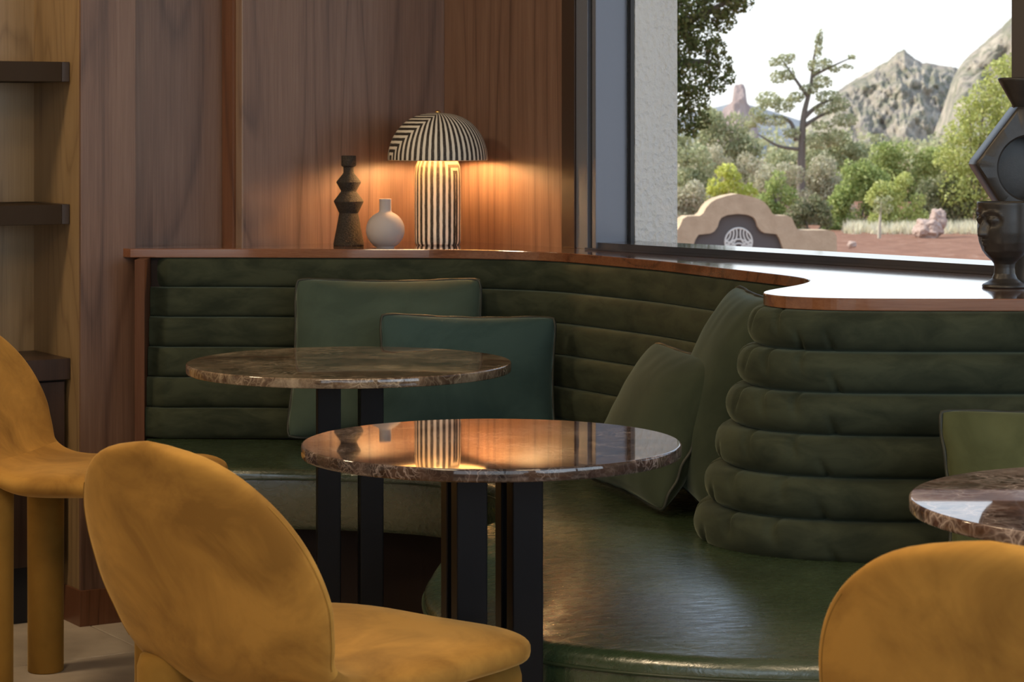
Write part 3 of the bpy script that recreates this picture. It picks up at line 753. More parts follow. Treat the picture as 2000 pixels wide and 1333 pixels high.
cx_, cy_ = P(683, 478, 6.60).x, 6.56
prc = [(0, 0), (0.0405, 0), (0.0415, 0.002), (0.0412, 0.006), (0.026, 0.086), (0.0255, 0.0885), (0.0275, 0.091), (0.0395, 0.117), (0.0405, 0.120), (0.039, 0.123), (0.0215, 0.146), (0.0213, 0.149), (0.0325, 0.169), (0.0335, 0.172), (0.032, 0.175), (0.0165, 0.194), (0.0145, 0.198), (0.0145, 0.213), (0.0195, 0.216), (0.0203, 0.219), (0.0200, 0.242), (0.0190, 0.244), (0.011, 0.244), (0.0105, 0.225), (0, 0.225)]
o = obj('candle_holder', lathe(prc, 48), M['rough_black'], smooth=False); o.location = (cx_, cy_, HL)
for p in o.data.polygons: p.use_smooth = True
md = o.modifiers.new('edge', 'EDGE_SPLIT'); md.split_angle = math.radians(28)
tag(o, 'tall black candle holder of stacked cones with a grainy surface', 'candle holder')
vx = P(753, 482, 6.45).x
prv = [(0, 0), (0.0235, 0), (0.0245, 0.002)]
for j in range(0, 25):
    a = -1.08+j*(1.08+1.20)/24; prv.append((0.0515*math.cos(a), 0.0475+0.0505*math.sin(a)))
prv += [(0.0165, 0.0985), (0.0160, 0.103), (0.0158, 0.128), (0.0162, 0.1295), (0.0155, 0.1305), (0.0125, 0.1300), (0.012, 0.105), (0, 0.10)]
o = obj('round_vase', lathe(prv, 64), M['white_vase'], smooth=True); o.location = (vx, 6.44, HL); tag(o, 'small matte off-white round vase with a short neck beside the striped lamp', 'vase')

# black head cup on a foot: lathe body with a sculpted face
hx, hy = P(1960, 556, 4.93).x, 4.92
head = thing('face_planter', 'black ceramic head-shaped cup on a flared foot, face turned to the window', 'planter', (hx, hy, HL))
ph = [(0, 0), (0.044, 0), (0.0455, 0.002), (0.044, 0.006), (0.034, 0.011), (0.0255, 0.018), (0.0215, 0.028), (0.0205, 0.040), (0.0215, 0.048), (0.026, 0.054), (0.036, 0.063), (0.045, 0.075), (0.0515, 0.092), (0.0545, 0.112), (0.0552, 0.135), (0.0552, 0.160), (0.0556, 0.170), (0.0550, 0.1735), (0.0505, 0.174), (0.049, 0.172), (0.049, 0.12), (0.03, 0.08), (0, 0.075)]
prof_f = []
for (r0, z0), (r1, z1) in zip(ph, ph[1:]):
    for j in range(6): prof_f.append((lerp(r0, r1, j/6), lerp(z0, z1, j/6)))
prof_f.append(ph[-1])
n = 160; faz = math.radians(-152)          # the way the face looks
def gauss(x, s): return math.exp(-(x/s)**2)
def face_d(a, z):
    """relief of the face in metres; a = angle from the face's middle, z = height"""
    x = a*0.055; d = 0.0
    if z < 0.055 or z > 0.172: return 0.0
    nz = max(0.0, min(1.0, (0.153-z)/0.045))                                    # nose ridge from brow to tip
    if 0.104 < z < 0.156: d += 0.0105*nz**1.1*gauss(x, 0.0036+0.0030*nz)+0.002*gauss(x, 0.005)
    d += 0.0030*gauss(z-0.109, 0.0035)*(gauss(x-0.0065, 0.004)+gauss(x+0.0065, 0.004))    # nostrils
    for sg in (-1, 1):
        ex = x-sg*0.021
        brow = 0.1545-0.35*abs(ex)**1.0*abs(ex)/0.02-0.03*max(0, -sg*ex)
        d += 0.0030*gauss(z-brow, 0.0032)*(1 if abs(ex) < 0.019 else gauss(abs(ex)-0.019, 0.004))
        r_ = math.hypot(ex/1.6, z-0.1375); d += 0.0034*gauss(r_, 0.0062)-0.0036*gauss(r_-0.0105, 0.0036)
        lid = 0.1350-0.10*(0.012-abs(ex))if abs(ex) < 0.012 else 9
        d -= 0.0022*gauss(z-lid, 0.0011)
        d -= 0.0034*gauss(math.hypot((x-sg*0.0125)/0.8, (z-0.128)/2.2), 0.0050)      # beside the nose
    d += 0.0052*gauss(math.hypot(x/1.9, (z-0.0955)), 0.0042)+0.0050*gauss(math.hypot(x/1.6, (z-0.0875)), 0.0040)-0.0022*gauss(z-0.0915, 0.0012)*gauss(x, 0.010)
    d += 0.0035*gauss(math.hypot(x/1.4, z-0.074), 0.008)                         # chin
    return d
verts, faces = [], []
for r, z in prof_f:
    for k_ in range(n):
        a = 2*PI*k_/n; da = (a-faz+PI) % (2*PI)-PI
        dd = face_d(da, z) if r > 0.0502 or (0.055 < z < 0.1 and r > 0.027) else 0.0
        rr = r+dd*1.15
        verts.append((rr*math.cos(a), rr*math.sin(a), z))
for i in range(len(prof_f)-1):
    for k_ in range(n): faces.append((i*n+k_, i*n+(k_+1) % n, (i+1)*n+(k_+1) % n, (i+1)*n+k_))
fast('head_cup', verts, faces, M['black_clay'], head, smooth=True)

# black faceted vase with a round hole, behind the head
vxx, vyy = P(2003, 548, 5.06).x, 5.055
sx = 5.05/F
out_px = [(-54, 151), (-51, 163), (-28, 200), (-25.5, 207), (-29, 214), (-103, 312), (-106, 318), (-103, 325), (-60, 392), (-30, 440), (-26, 450), (-30, 470), (-52, 540), (-55, 548), (-52, 551)]
zb = lambda py: (551-py)*sx
left = [(x*sx, zb(y)) for x, y in out_px]
right = [(-x, z) for x, z in left][::-1]
outl = left+right
hc_, hr = (0.0, zb(326)), 62*sx
b = bmesh.new(); NV = 96; TH = 0.046
def ray_out(a):
    best = None; dx, dz = math.cos(a), math.sin(a); m_ = len(outl)
    for i in range(m_):
        (x0, z0), (x1, z1) = outl[i], outl[(i+1) % m_]
        ax, az = x0-hc_[0], z0-hc_[1]; bx, bz = x1-x0, z1-z0
        den = dx*bz-dz*bx
        if abs(den) < 1e-12: continue
        t_ = (ax*bz-az*bx)/den; u_ = (ax*dz-az*dx)/den
        if t_ > 0 and -1e-6 <= u_ <= 1+1e-6 and (best is None or t_ < best): best = t_
    return best
# the body (diamond with hole) as rings, the flared mouth and foot as their own closed pieces of the same mesh
body_pts = [p for p in outl if zb(452) <= p[1] <= zb(205)]
def add_flat(bm, poly, th, bev=0.006):
    fr_ = [bm.verts.new((x, -th, z)) for x, z in poly]; bk_ = [bm.verts.new((x, th, z)) for x, z in poly]
    m_ = len(poly); bm.faces.new(fr_); bm.faces.new(bk_[::-1])
    for i in range(m_): bm.faces.new((fr_[i], bk_[i], bk_[(i+1) % m_], fr_[(i+1) % m_]))
saved = outl; outl = body_pts
rings = []
for a in [2*PI*i/NV for i in range(NV)]:
    t_ = ray_out(a); dx, dz = math.cos(a), math.sin(a)
    def at(rad, y): return b.verts.new((hc_[0]+dx*rad, y, hc_[1]+dz*rad))
    ins = 0.006
    rings.append([at(hr, TH-.004), at(hr+.004, TH), at(t_-ins, TH), at(t_-.0015, TH-.003), at(t_, TH-ins), at(t_, -TH+ins), at(t_-.0015, -TH+.003), at(t_-ins, -TH), at(hr+.004, -TH), at(hr, -TH+.004)])
for i in range(NV):
    r0, r1 = rings[i], rings[(i+1) % NV]; m_ = len(r0)
    for j in range(m_): b.faces.new((r0[j], r1[j], r1[(j+1) % m_], r0[(j+1) % m_]))
outl = saved
dish = []
for fr_q, yy in ((1.0, TH-.004), (0.75, TH-.006), (0.4, TH-.007)):
    dish.append([b.verts.new((hc_[0]+math.cos(2*PI*i/NV)*hr*fr_q, yy, hc_[1]+math.sin(2*PI*i/NV)*hr*fr_q)) for i in range(NV)])
for d0, d1 in zip(dish, dish[1:]):
    for i in range(NV): b.faces.new((d0[i], d0[(i+1) % NV], d1[(i+1) % NV], d1[i]))
b.faces.new(dish[-1]); bmesh.ops.remove_doubles(b, verts=b.verts[:], dist=1e-5)
vase = obj('hollow_vase', b, M['black_clay'], smooth=True); vase.modifiers.new('edge', 'EDGE_SPLIT').split_angle = math.radians(35)
vase.location = (vxx, vyy, HL); tag(vase, 'tall black angular vase with a big round hollow in its side, behind the head cup', 'vase')
b = bmesh.new()
mouth = [(-54*sx, zb(151)), (-25.5*sx, zb(206)), (25.5*sx, zb(206)), (54*sx, zb(151))]
prm = [(25*sx, zb(210)), (26*sx, zb(206)), (30*sx, zb(198)), (53*sx, zb(157)), (55*sx, zb(152)), (53*sx, zb(150)), (47*sx, zb(152)), (24*sx, zb(195)), (0, zb(197))]
add_lathe(b, prm, 48); 
for v in b.verts: v.co.y *= 0.85
obj('mouth', b, M['black_clay'], vase, smooth=True)
b = bmesh.new(); prm = [(0, zb(452)), (26*sx, zb(450)), (30*sx, zb(468)), (53*sx, zb(540)), (55*sx, zb(548)), (53*sx, 0.0), (0, 0.0)]
add_lathe(b, prm, 48)
for v in b.verts: v.co.y *= 0.8
obj('foot', b, M['black_clay'], vase, smooth=True)

# ------------------------------------------------------------------ shelves and cabinet in the niche
S0 = K+KN*0.074
def niche_box(p0, along0, along1, dep0, dep1, z0, z1, bev=0.001):
    a = p0-KD*along0; c = p0-KD*along1
    bm = bmesh.new(); add_prism(bm, [a+KN*dep0, c+KN*dep0, c+KN*dep1, a+KN*dep1], z0, z1)
    if bev:
        bmesh.ops.recalc_face_normals(bm, faces=bm.faces[:]); bmesh.ops.bevel(bm, geom=bm.edges[:], offset=bev, segments=1, affect='EDGES')
    return bm
for z0, z1, lab in ((1.382, 1.435, 'upper dark bronze wall shelf in the wooden niche'), (1.004, 1.057, 'middle dark bronze wall shelf in the wooden niche')):
    o = thing('wall_shelf', lab, 'shelf', (S0.x, S0.y, z0))
    r = obj('shelf_board', niche_box(S0, 0.024, 1.6, 0, 0.255, z0, z1), M['bronze'], o); r.location = (-S0.x, -S0.y, -z0)
    r = obj('end_cap', niche_box(S0, 0.002, 0.0235, 0, 0.255, z0, z1), M['bronze_cap'], o); r.location = (-S0.x, -S0.y, -z0)
cab = thing('low_cabinet', 'dark wooden low cabinet under the shelves, behind the mustard chair', 'cabinet', (S0.x, S0.y, Z0))
def C_(o): o.parent = cab; o.location = (-S0.x, -S0.y, -Z0); return o
C_(obj('countertop', niche_box(S0, 0.001, 1.6, -0.004, 0.255, 0.592, 0.648), M['dark_wood']))
C_(obj('body', niche_box(S0, 0.004, 1.6, 0.028, 0.255, 0.10, 0.591), M['dark_wood']))
for i in range(3): C_(obj('door', niche_box(S0, 0.012+i*0.5, 0.506+i*0.5, 0.008, 0.0275, 0.102, 0.586), M['dark_wood']))
C_(obj('toe_kick', niche_box(S0, 0.004, 1.6, 0.05, 0.25, Z0, 0.0995, 0), M['kick']))

# ------------------------------------------------------------------ outside
def leafmat(name, c1, c2, c3=None, trans=0.35):
    c1, c2 = (tuple(min(.8, x*1.22) for x in c) for c in (c1, c2)); c3 = tuple(min(.8, x*1.22) for x in c3)
    t = NT(name); g = t.node('NewGeometry'); stops = [(0.0, c1), (1.0, c2)] if not c3 else [(0.0, c1), (0.6, c2), (1.0, c3)]
    c = t.ramp(g.outputs['Random Per Island'], stops); t.set(color=c, rough=0.7, spec=0.2)
    tl = t.node('BsdfTranslucent'); t.link(c, tl.inputs[0]); mx = t.node('MixShader'); mx.inputs[0].default_value = trans
    t.link(t.b.outputs[0], mx.inputs[1]); t.link(tl.outputs[0], mx.inputs[2]); t.link(mx.outputs[0], t.out.inputs[0]); return t.m
LM = {
 'juniper': leafmat('juniper_leaf', (0.055, 0.075, 0.022), (0.12, 0.15, 0.045), (0.16, 0.14, 0.06)),
 'pale': leafmat('pale_leaf', (0.26, 0.28, 0.14), (0.40, 0.41, 0.23), (0.50, 0.47, 0.29)),
 'yellow': leafmat('yellow_leaf', (0.38, 0.40, 0.08), (0.56, 0.57, 0.13), (0.68, 0.64, 0.22)),
 'green': leafmat('green_leaf', (0.19, 0.24, 0.07), (0.34, 0.39, 0.13), (0.48, 0.50, 0.21)),
 'dry': leafmat('dry_leaf', (0.34, 0.32, 0.20), (0.48, 0.45, 0.31), (0.57, 0.50, 0.38)),
 'dark': leafmat('dark_leaf', (0.13, 0.145, 0.07), (0.25, 0.25, 0.13), (0.36, 0.33, 0.21)),
 'lime': leafmat('lime_leaf', (0.32, 0.35, 0.10), (0.46, 0.48, 0.16), (0.56, 0.55, 0.24)),
 'straw': leafmat('straw', (0.58, 0.52, 0.36), (0.70, 0.63, 0.47), (0.72, 0.58, 0.45)),
}
M['bark'] = plain('bark', (0.17, 0.14, 0.115), 0.9); M['bark_pale'] = plain('pale_bark', (0.50, 0.43, 0.33), 0.9)
ZG = -0.62
def zg(d): return interp([(20.5, -0.62), (24, -0.09), (29, -0.13), (32, -0.19), (36, -0.26), (60, -0.3)], d)
def blob_leaves(blobs, d, leaf, dens, seed, depth=1.0, spread=1.0):
    rg = random.Random(seed); verts, faces = [], []
    for px, py, rpx, *ry in blobs:
        c = P(px, py, d); rpx *= spread; rx = rpx*d/F; rz = (ry[0] if ry else rpx)*d/F
        c.y += rg.uniform(-.3, .3)*depth*rx
        n = int(dens*26*(rx*rz)/(leaf*leaf))
        for _ in range(n):
            while True:
                q = Vector((rg.uniform(-1, 1), rg.uniform(-1, 1), rg.uniform(-1, 1)))
                if q.length < 1: break
            if q.length < .55 and rg.random() < .6: q = q.normalized()*rg.uniform(.55, 1.0)
            p = c+Vector((q.x*rx, q.y*rx*depth, q.z*rz))
            s = leaf*rg.uniform(.55, 1.25)
            a = Vector((rg.gauss(0, 1), rg.gauss(0, 1), rg.gauss(0, 1))).normalized(); bq = a.orthogonal().normalized()
            bq = Matrix.Rotation(rg.uniform(0, 6.28), 3, a) @ bq; cq = a.cross(bq)
            k0 = len(verts)
            verts += [p-bq*s*.5, p+cq*s*.28, p+bq*s*.5, p-cq*s*.28]; faces.append((k0, k0+1, k0+2, k0+3))
    return verts, faces
def plant(name, label, cat, base_px, d, blobs, mat, leaf=0.05, dens=2.2, seed=1, trunk=None, bark='bark', group=None, depth=1.0, crown='crown'):
    bx = (base_px-1000)*d/F; root = thing(name, label, cat, (bx, d, zg(d)), group=group)
    v, f = blob_leaves(blobs, d, leaf, dens, seed, depth); off = Vector((bx, d, zg(d)))
    v = [q-off for q in v]
    fast(crown, v, f, LM[mat], root)
    if trunk is None:
        top = min(b_[1] for b_ in blobs); mid = sum(b_[1] for b_ in blobs)/len(blobs)
        trunk = []
        for j in range(4):
            b_ = blobs[(j*3) % len(blobs)]; trunk.append([(base_px+(j-1.5)*3, None, 0.018), ((base_px+b_[0])/2, b_[1]+abs(b_[1]-mid)*.2+15, 0.012), (b_[0], b_[1], 0.004)])
    bm = bmesh.new()
    for seg in trunk:
        pts, rad = [], []
        for px, py, rr in seg:
            p = Vector(((px-1000)*d/F, d, zg(d))) if py is None else P(px, py, d)
            pts.append(p-off); rad.append(rr)
        cpts = catmull(pts, 5); cr_ = [rad[min(int(i/5), len(rad)-1)]+(rad[min(int(i/5)+1, len(rad)-1)]-rad[min(int(i/5), len(rad)-1)])*((i % 5)/5) for i in range(len(cpts))]
        add_tube(bm, cpts, 0.02, 6, False, cr_)
    obj('trunk', bm, M[bark], root, smooth=True)
    return root
rb = random.Random(77)
def cloud(x0, x1, y0, y1, n, r0, r1, fn=None):
    out = []
    while len(out) < n:
        x, y = rb.uniform(x0, x1), rb.uniform(y0, y1)
        u = (x-(x0+x1)/2)/((x1-x0)/2)
        if y < y0+(y1-y0)*0.55*(abs(u)**2.2): continue
        out.append((x, y, rb.uniform(r0, r1)))
    return out

# ground: red earth with gravel relief
b = bmesh.new(); NX, NYg = 100, 90; gv, gf = [], []
for j in range(NYg+1):
    for i in range(NX+1):
        x = -30+100*i/NX; y = 6.2+90*(j/NYg)**1.5
        z = zg(y)+0.05*mnoise.noise(Vector((x*.8, y*.8, 0)))*min(1, max(0, (y-9)/6))
        gv.append((x, y+max(0, -x*0.0), z))
for j in range(NYg):
    for i in range(NX): gf.append((j*(NX+1)+i, j*(NX+1)+i+1, (j+1)*(NX+1)+i+1, (j+1)*(NX+1)+i))
b.free()
t = NT('red_earth'); v = t.coord(); nz = t.noise(v, 5, 8, 0.78)
t.set(color=t.ramp(nz, [(0.3, (0.19, 0.075, 0.04)), (0.55, (0.34, 0.155, 0.09)), (0.75, (0.50, 0.33, 0.24))]), rough=0.95, normal=t.bump(t.noise(v, 30, 4, 0.7), 0.8, 0.05)); M['earth'] = t.m
fast('ground_outside', gv, gf, M['earth'], kind='structure', smooth=True)

# far rock: heightfields built at their real distance
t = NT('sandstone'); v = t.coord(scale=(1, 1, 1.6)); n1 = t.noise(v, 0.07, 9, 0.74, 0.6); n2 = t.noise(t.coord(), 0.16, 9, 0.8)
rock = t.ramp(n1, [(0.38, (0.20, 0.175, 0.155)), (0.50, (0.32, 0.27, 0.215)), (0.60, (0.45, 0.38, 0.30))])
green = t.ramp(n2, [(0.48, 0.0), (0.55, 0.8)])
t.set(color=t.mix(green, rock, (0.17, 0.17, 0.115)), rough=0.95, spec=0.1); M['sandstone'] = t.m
t = NT('red_sandstone'); v = t.coord(scale=(1, 1, .5)); t.set(color=t.ramp(t.noise(v, .12, 6, .7), [(.35, (.30, .22, .20)), (.65, (.42, .33, .30))]), rough=.95, spec=.1); M['red_rock'] = t.m
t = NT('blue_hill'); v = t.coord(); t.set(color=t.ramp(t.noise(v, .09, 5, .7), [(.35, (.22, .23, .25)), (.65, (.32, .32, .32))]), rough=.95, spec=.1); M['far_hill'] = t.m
def mountain(name, ridge, d, depth, mat, rough=1.0, seed=0, nx=300, ny=90, base_py=330):
    verts, faces = [], []; x0, x1 = ridge[0][0], ridge[-1][0]
    for j in range(ny+1):
        v = j/ny                                     # 0 foot .. 1 ridge .. 
        for i in range(nx+1):
            px = lerp(x0, x1, i/nx); py = interp(ridge, px); top = P(px, py, d)
            zb_ = HC-(base_py-YH)*d/F
            H_ = top.z-zb_; fade = min(1.0, (1.02-v)*5)*min(1.0, v*6+.2)
            q = Vector((top.x*.050+seed, v*H_*.035, seed)); g1 = 1-2*abs(mnoise.fractal(q, 1.0, 2.0, 4)); 
            q2 = Vector((top.x*.16+seed, v*H_*.13, seed+7)); g2 = 1-2*abs(mnoise.fractal(q2, .9, 2.1, 4)); g3 = mnoise.fractal(Vector((top.x*.5, v*H_*.45, seed+3)), .8, 2.0, 3)
            y = d-depth*(1-v)-(g1*.12+g2*.032+g3*.014)*depth*fade*rough
            z = lerp(zb_, top.z, v**.8)+(g2*.012+g3*.018)*H_*min(1, fade+.35)
            verts.append((top.x*(y/d), y, z))
    # the far side, falling away behind the ridge
    for i in range(nx+1):
        px = lerp(x0, x1, i/nx); top = P(px, interp(ridge, px), d); verts.append((top.x, d+depth*.6, HC-(base_py-YH)*d/F))
    for j in range(ny+1):
        for i in range(nx): faces.append((j*(nx+1)+i, j*(nx+1)+i+1, (j+1)*(nx+1)+i+1, (j+1)*(nx+1)+i))
    return fast(name, verts, faces, mat, smooth=True, kind='structure')
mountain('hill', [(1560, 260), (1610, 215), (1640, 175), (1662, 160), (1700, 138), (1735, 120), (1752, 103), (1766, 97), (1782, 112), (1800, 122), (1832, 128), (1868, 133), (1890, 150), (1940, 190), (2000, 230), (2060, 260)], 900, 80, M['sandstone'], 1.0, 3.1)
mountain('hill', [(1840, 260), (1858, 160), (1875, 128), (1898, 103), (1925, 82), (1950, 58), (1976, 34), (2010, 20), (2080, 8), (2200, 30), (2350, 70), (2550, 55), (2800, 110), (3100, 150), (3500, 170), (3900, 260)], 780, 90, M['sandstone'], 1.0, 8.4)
mountain('hill', [(-2600, 300), (-1800, 235), (-1200, 205), (-600, 228), (0, 190), (500, 222), (900, 232), (1150, 240), (1250, 238), (1340, 225), (1400, 208), (1440, 200), (1490, 212), (1560, 235), (1640, 250), (1750, 262), (2400, 250), (3400, 225), (4400, 240), (5200, 262)], 1300, 120, M['far_hill'], .7, 5.5, base_py=345)
mountain('hill', [(1375, 320), (1402, 240), (1412, 214), (1424, 203), (1430, 198), (1433, 172), (1436, 166), (1447, 164), (1453, 167), (1456, 174), (1459, 200), (1468, 213), (1478, 240), (1490, 320)], 1220, 18, M['red_rock'], .9, 1.5, nx=120, base_py=320)

# monument sign
dS = 20.0; rsn = math.radians(9)
sgn = thing('monument_sign', 'tan stucco stepped monument sign with dark plaque beyond the window', 'sign', (P(1434, 300, dS).x, dS, ZG), rsn)
ss = dS/F; zz = lambda py: HC-(py-YH)*ss-ZG
half_o = [(0, 378), (22, 382), (42, 388), (54, 395), (62, 404), (69, 416), (76, 420.5), (100, 421), (109, 426), (114, 438), (119, 447), (126, 449.5), (182, 450), (194, 454), (199, 463), (201, 500)]
def full(h): return [(-x*ss, zz(y)) for x, y in h[::-1] if x > 0]+[(x*ss, zz(y)) for x, y in h]
def extrude_xz(poly, y0, y1, bev=0.0, seg=2):
    bm = bmesh.new(); a = [bm.verts.new((x, y0, z)) for x, z in poly]; c = [bm.verts.new((x, y1, z)) for x, z in poly]; m_ = len(poly)
    bm.faces.new(a); bm.faces.new(c[::-1])
    for i in range(m_): bm.faces.new((a[i], c[i], c[(i+1) % m_], a[(i+1) % m_]))
    bmesh.ops.recalc_face_normals(bm, faces=bm.faces[:])
    if bev: bmesh.ops.bevel(bm, geom=[e for f in (f for f in bm.faces if len(f.verts) > 6) for e in f.edges], offset=bev, segments=seg, affect='EDGES', profile=.5)
    return bm
pl_h = [(0, 417), (20, 419), (32, 424), (37, 431), (40, 442), (47, 451), (54, 454.5), (78, 457), (84, 466), (92, 488), (98, 510)]
t = NT('tan_stucco'); v = t.coord(); t.set(color=t.ramp(t.noise(v, 9, 5, .6), [(.3, (.50, .36, .235)), (.7, (.62, .46, .31))]), rough=.95, spec=.1, normal=t.bump(t.noise(v, 60, 3, .6), .4, .01)); M['tan'] = t.m
body_poly = full(half_o); body_poly[0] = (body_poly[0][0], 0.0); body_poly[-1] = (body_poly[-1][0], 0.0)
plq = full(pl_h); 
# the wall is two layers: a full back slab and a front slab with the plaque's opening cut out
obj('sign_wall', extrude_xz(body_poly, -0.06, 0.10, 0.012), M['tan'], sgn)
zlow = zz(510)
front_poly = body_poly+[(plq[-1][0], 0.0)]+plq[::-1]+[(plq[0][0], 0.0)]
obj('sign_front', extrude_xz(front_poly, -0.115, -0.058, 0.0), M['tan'], sgn)
plq2 = plq+[(plq[-1][0], 0.02), (plq[0][0], 0.02)]
obj('plaque', extrude_xz(plq2, -0.075, -0.0605), plain('slate_plaque', (.115, .10, .095), .8), sgn, label='dark slate-coloured recessed plaque')
b = bmesh.new(); lc = (4*ss, zz(472)); lr = 27*ss; ty = -0.079
def arc(cx, cz, r, a0, a1, n=22): return [(lc[0]+cx*lr+r*lr*math.cos(lerp(a0, a1, i/n)), ty, lc[1]+cz*lr+r*lr*math.sin(lerp(a0, a1, i/n))) for i in range(n+1)]
add_tube(b, arc(0, 0, 1, 0, 2*PI, 48)[:-1], 0.0075, 6, True)
def clipped(cx, cz, r):
    run = []
    for i in range(121):
        a = 2*PI*i/120; x, z = cx+r*math.cos(a), cz+r*math.sin(a)
        if x*x+z*z < 0.99: run.append((lc[0]+x*lr, ty, lc[1]+z*lr))
        else:
            if len(run) > 3: add_tube(b, run, 0.006, 6)
            run = []
    if len(run) > 3: add_tube(b, run, 0.006, 6)
for r_ in (0.62, 0.86, 1.10):
    clipped(-1.22, 0.62, r_); clipped(1.22, 0.62, r_)
for r_ in (0.52, 0.82): clipped(0, -0.62, r_); clipped(-0.85, -0.72, r_*.9); clipped(.85, -0.72, r_*.9)
obj('emblem', b, plain('pale_emblem', (.80, .77, .70), .6), sgn, label='pale round emblem of crossing arcs')

# rocks
def rock_obj(px, py, d, rpx, label, seed, sq=1.0):
    bm = bmesh.new(); bmesh.ops.create_icosphere(bm, subdivisions=4, radius=1.0); r_ = rpx*d/F
    for v in bm.verts:
        n_ = mnoise.fractal(v.co*1.6+Vector((seed, 0, 0)), 1.0, 2.0, 4); v.co *= 1+.28*n_; v.co.z *= sq; v.co *= r_
    o = obj('boulder', bm, M['pinkrock']); c = P(px, py, d); o.location = (c.x, d, c.z); tag(o, label, 'rock'); return o
M['pinkrock'] = plain('pink_sandstone', (.46, .33, .27), .95)
rock_obj(1812, 450, 29.3, 27, 'broad pale pink boulder on the red earth beyond the window', 2.0, .85)
rock_obj(1832, 430, 29.7, 17, 'pointed pinkish boulder leaning behind the broad pale one', 5.0, 1.3)
rock_obj(1664, 478, 24, 9, 'small pale stone on red earth beside the tan sign', 9.0, .8)

# plants: [far to near]
G1 = 'shrubs in the bank beyond the window'
plant('juniper_tree', 'dark juniper tree overhanging at the edge of the white wall outside', 'tree', 1240, 17.0,
      [(1300, 30, 60), (1345, 20, 45), (1400, 10, 40), (1440, -5, 35), (1330, 85, 42), (1370, 70, 38), (1398, 95, 22), (1415, 40, 25), (1310, 130, 38), (1350, 150, 40), (1385, 130, 26), (1415, 125, 18), (1320, 190, 36), (1360, 195, 30), (1400, 165, 22), (1425, 150, 15), (1372, 235, 18), (1335, 235, 26), (1310, 250, 22), (1352, 255, 16), (1270, 60, 70), (1260, 160, 70), (1250, -60, 100), (1350, -50, 60), (1420, -40, 45), (1448, 10, 14)],
      'juniper', 0.034, 1.5, 11, [[(1240, None, .12), (1250, 250, .10), (1270, 60, .07), (1300, -60, .03)], [(1255, 200, .05), (1310, 130, .03), (1390, 120, .012)], [(1262, 120, .05), (1330, 50, .03), (1430, 0, .012)]], depth=1.2)
plant('desert_tree', 'open-branched tree with dark trunk rising above the shrubs beyond the window', 'tree', 1563, 42.0,
      [(1530, 118, 14), (1545, 112, 10), (1520, 150, 18, 13), (1540, 145, 14), (1510, 122, 10), (1598, 90, 8, 26), (1603, 70, 5, 14), (1590, 130, 13, 16), (1612, 125, 14, 12), (1630, 135, 12, 8), (1650, 130, 10, 5), (1663, 112, 9, 6), (1660, 132, 8, 4), (1605, 160, 22, 14), (1580, 175, 20, 12), (1500, 195, 26, 18), (1530, 205, 24, 16), (1555, 190, 18, 12), (1480, 220, 18, 14), (1510, 235, 34, 12), (1620, 190, 28, 14), (1640, 205, 20, 16), (1610, 215, 26, 12), (1650, 235, 28, 14), (1470, 240, 18, 10), (1605, 245, 22, 9), (1545, 260, 20, 10), (1600, 275, 30, 18), (1630, 268, 24, 18)],
      'pale', 0.06, 1.6, 12, [[(1563, None, .08), (1566, 290, .065), (1570, 225, .05), (1583, 170, .032), (1590, 110, .02), (1600, 68, .008)], [(1555, 275, .04), (1545, 240, .032), (1520, 228, .022), (1490, 235, .01)], [(1572, 245, .04), (1605, 225, .028), (1650, 208, .01)], [(1578, 190, .035), (1550, 150, .025), (1530, 120, .01)], [(1585, 150, .03), (1620, 132, .02), (1664, 112, .008)], [(1568, 232, .05), (1600, 205, .03), (1640, 190, .012)], [(1562, 292, .035), (1520, 285, .025), (1480, 262, .01)]])
plant('yellow_tree', 'tall yellow-green bushy tree at right beyond the window', 'tree', 1900, 33.0,
      [(1950, 150, 34), (1920, 185, 30), (1960, 200, 44), (1890, 215, 28), (1920, 240, 44), (1870, 260, 30), (1965, 270, 50), (1880, 300, 44), (1850, 310, 28), (1930, 320, 55), (1900, 360, 46), (1860, 370, 38), (1960, 370, 45), (1990, 300, 60), (1985, 220, 50), (1970, 130, 26), (2030, 250, 70), (2040, 340, 70), (1890, 400, 34), (1940, 410, 40)], 'lime', 0.055, 1.15, 13)
plant('far_shrub', 'grey-green tree low behind the juniper', 'shrub', 1400, 50.0, cloud(1300, 1480, 225, 350, 30, 18, 30), 'pale', 0.08, 1.1, 14, group=G1)
plant('far_shrub', 'grey-green shrubs below the open-branched tree', 'shrub', 1600, 48.0, cloud(1470, 1720, 262, 380, 36, 18, 30), 'pale', 0.08, 1.2, 15, group=G1)
plant('far_shrub', 'green thicket below the mountain', 'shrub', 1740, 46.0, cloud(1630, 1880, 285, 410, 42, 20, 30), 'green', 0.07, 1.2, 16, group=G1)
plant('far_shrub', 'yellow-flecked olive shrub at the edge of the white outside wall', 'shrub', 1330, 36.0, cloud(1290, 1400, 285, 450, 28, 18, 28), 'pale', 0.06, 1.3, 17, group=G1)
plant('far_shrub', 'dry pale thicket between the juniper and the yellow-green shrub', 'shrub', 1420, 38.0, cloud(1295, 1520, 300, 430, 34, 14, 24), 'dry', 0.06, 1.0, 31, group=G1)
plant('shrub', 'bright yellow-green shrub directly above the stepped sign', 'shrub', 1430, 34.0, cloud(1385, 1470, 325, 420, 16, 12, 20), 'yellow', 0.055, 1.3, 18, group=G1)
plant('shrub', 'dry olive shrub left of the stepped sign', 'shrub', 1330, 30.0, cloud(1285, 1400, 345, 490, 24, 18, 26), 'dry', 0.05, 1.2, 19, group=G1)
plant('shrub', 'feathery dry grey-tan shrub above the right arm of the sign', 'shrub', 1560, 35.0, cloud(1465, 1660, 308, 450, 44, 18, 28), 'dry', 0.05, 1.2, 20, group=G1)
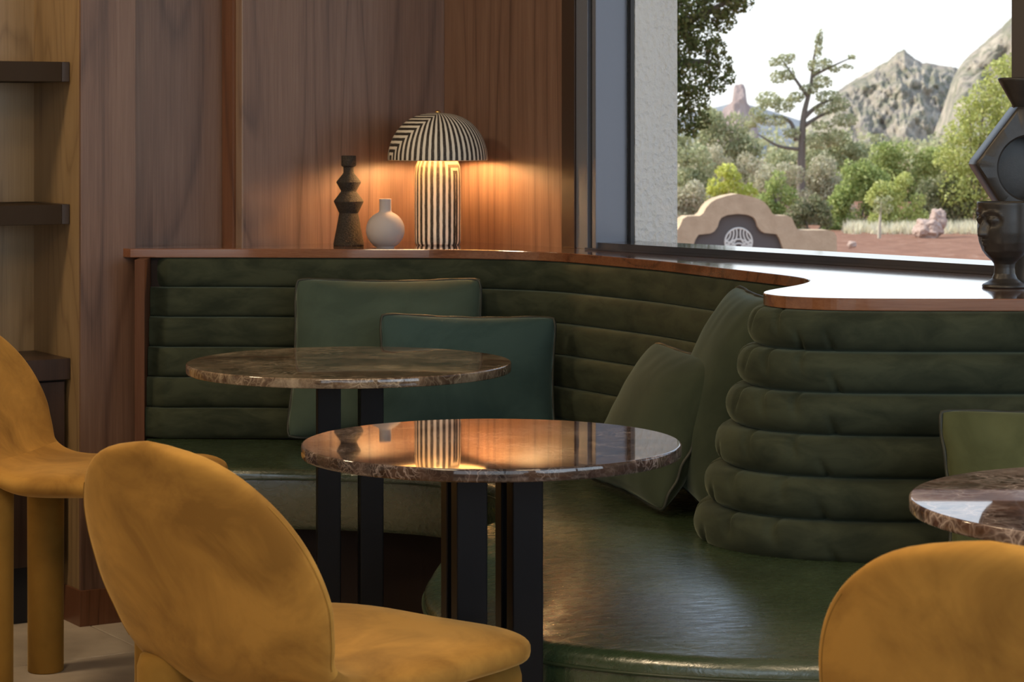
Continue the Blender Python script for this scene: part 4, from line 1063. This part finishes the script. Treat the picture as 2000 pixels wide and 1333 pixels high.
plant('shrub', 'leafy mid-green shrub in front of the tan one', 'shrub', 1520, 33.0, cloud(1490, 1550, 335, 450, 18, 13, 20), 'green', 0.055, 1.3, 21, group=G1)
plant('shrub', 'dark low shrub just above the right step of the sign', 'shrub', 1580, 32.0, cloud(1540, 1630, 390, 458, 20, 12, 18), 'dark', 0.05, 1.4, 22, group=G1)
plant('shrub', 'large leafy green shrub between sign and pink boulder', 'shrub', 1680, 33.0, cloud(1620, 1740, 318, 462, 40, 16, 26), 'green', 0.055, 1.25, 23, group=G1)
plant('shrub', 'bushy light-green shrub behind the sapling', 'shrub', 1745, 32.0, cloud(1700, 1800, 325, 468, 34, 14, 22), 'lime', 0.05, 1.2, 24, group=G1)
plant('shrub', 'dark-green shrub behind the pink boulder', 'shrub', 1850, 33.0, cloud(1780, 1920, 345, 460, 34, 16, 24), 'dark', 0.05, 1.3, 25, group=G1)
plant('sapling', 'thin pale-stemmed sapling before the light-green shrub', 'tree', 1718, 28.5, [(1720, 395, 14), (1732, 408, 12), (1712, 412, 9), (1735, 390, 9)], 'pale', 0.04, 0.9, 26, [[(1717, None, .022), (1718, 440, .02), (1721, 395, .008)]], 'bark_pale')
# straw tufts
def tufts(seed, x0, x1, d0, d1, n, h):
    rg = random.Random(seed); v, f = [], []
    for _ in range(n):
        d = rg.uniform(d0, d1); px = rg.uniform(x0, x1); bx = (px-1000)*d/F
        for k_ in range(16):
            a = rg.uniform(0, 6.28); ln = h*rg.uniform(.5, 1.2); tip = Vector((bx+math.cos(a)*ln*.5, d+math.sin(a)*ln*.5, zg(d)+ln)); bs = Vector((bx+rg.gauss(0, .03), d+rg.gauss(0, .03), zg(d)-.03)); wv = Vector((math.sin(a), -math.cos(a), 0))*.012
            k0 = len(v); v += [bs-wv, bs+wv, tip]; f.append((k0, k0+1, k0+2))
    return v, f
v, f = tufts(5, 1650, 2050, 30.3, 32.5, 300, 0.15); fast('dry_grass', v, f, LM['straw'], kind='stuff', label='pale dry grass on the red earth bank', category='grass')

# low scrub over the plain on both sides and behind the shrubs, one countless mass
rg = random.Random(9); sv, sf = [], []
for _ in range(420):
    d = rg.uniform(52, 92); x = rg.uniform(-32, 66)
    if rg.random() < .35: d = rg.uniform(34, 52); x = rg.choice((rg.uniform(-26, 1.5), rg.uniform(9.6, 44)))
    w = rg.uniform(.5, 1.5); h = w*rg.uniform(.6, 1.1); base = zg(d)
    for _k in range(int(190*w)):
        q = Vector((rg.gauss(0, 1), rg.gauss(0, 1), rg.gauss(0, 1))).normalized()*rg.uniform(.75, 1.0)
        p = Vector((x+q.x*w, d+q.y*w, base+h*.55+q.z*h*.6)); s_ = rg.uniform(.10, .20)
        a = Vector((rg.gauss(0, 1), rg.gauss(0, 1), rg.gauss(0, 1))).normalized(); bq = a.orthogonal().normalized(); cq = a.cross(bq)
        k0 = len(sv); sv += [p-bq*s_*.5, p+cq*s_*.35, p+bq*s_*.5, p-cq*s_*.35]; sf.append((k0, k0+1, k0+2, k0+3))
fast('scrub', sv, sf, LM['pale'], kind='stuff', label='pale grey-green scrub over the plain behind the shrubs', category='scrub')
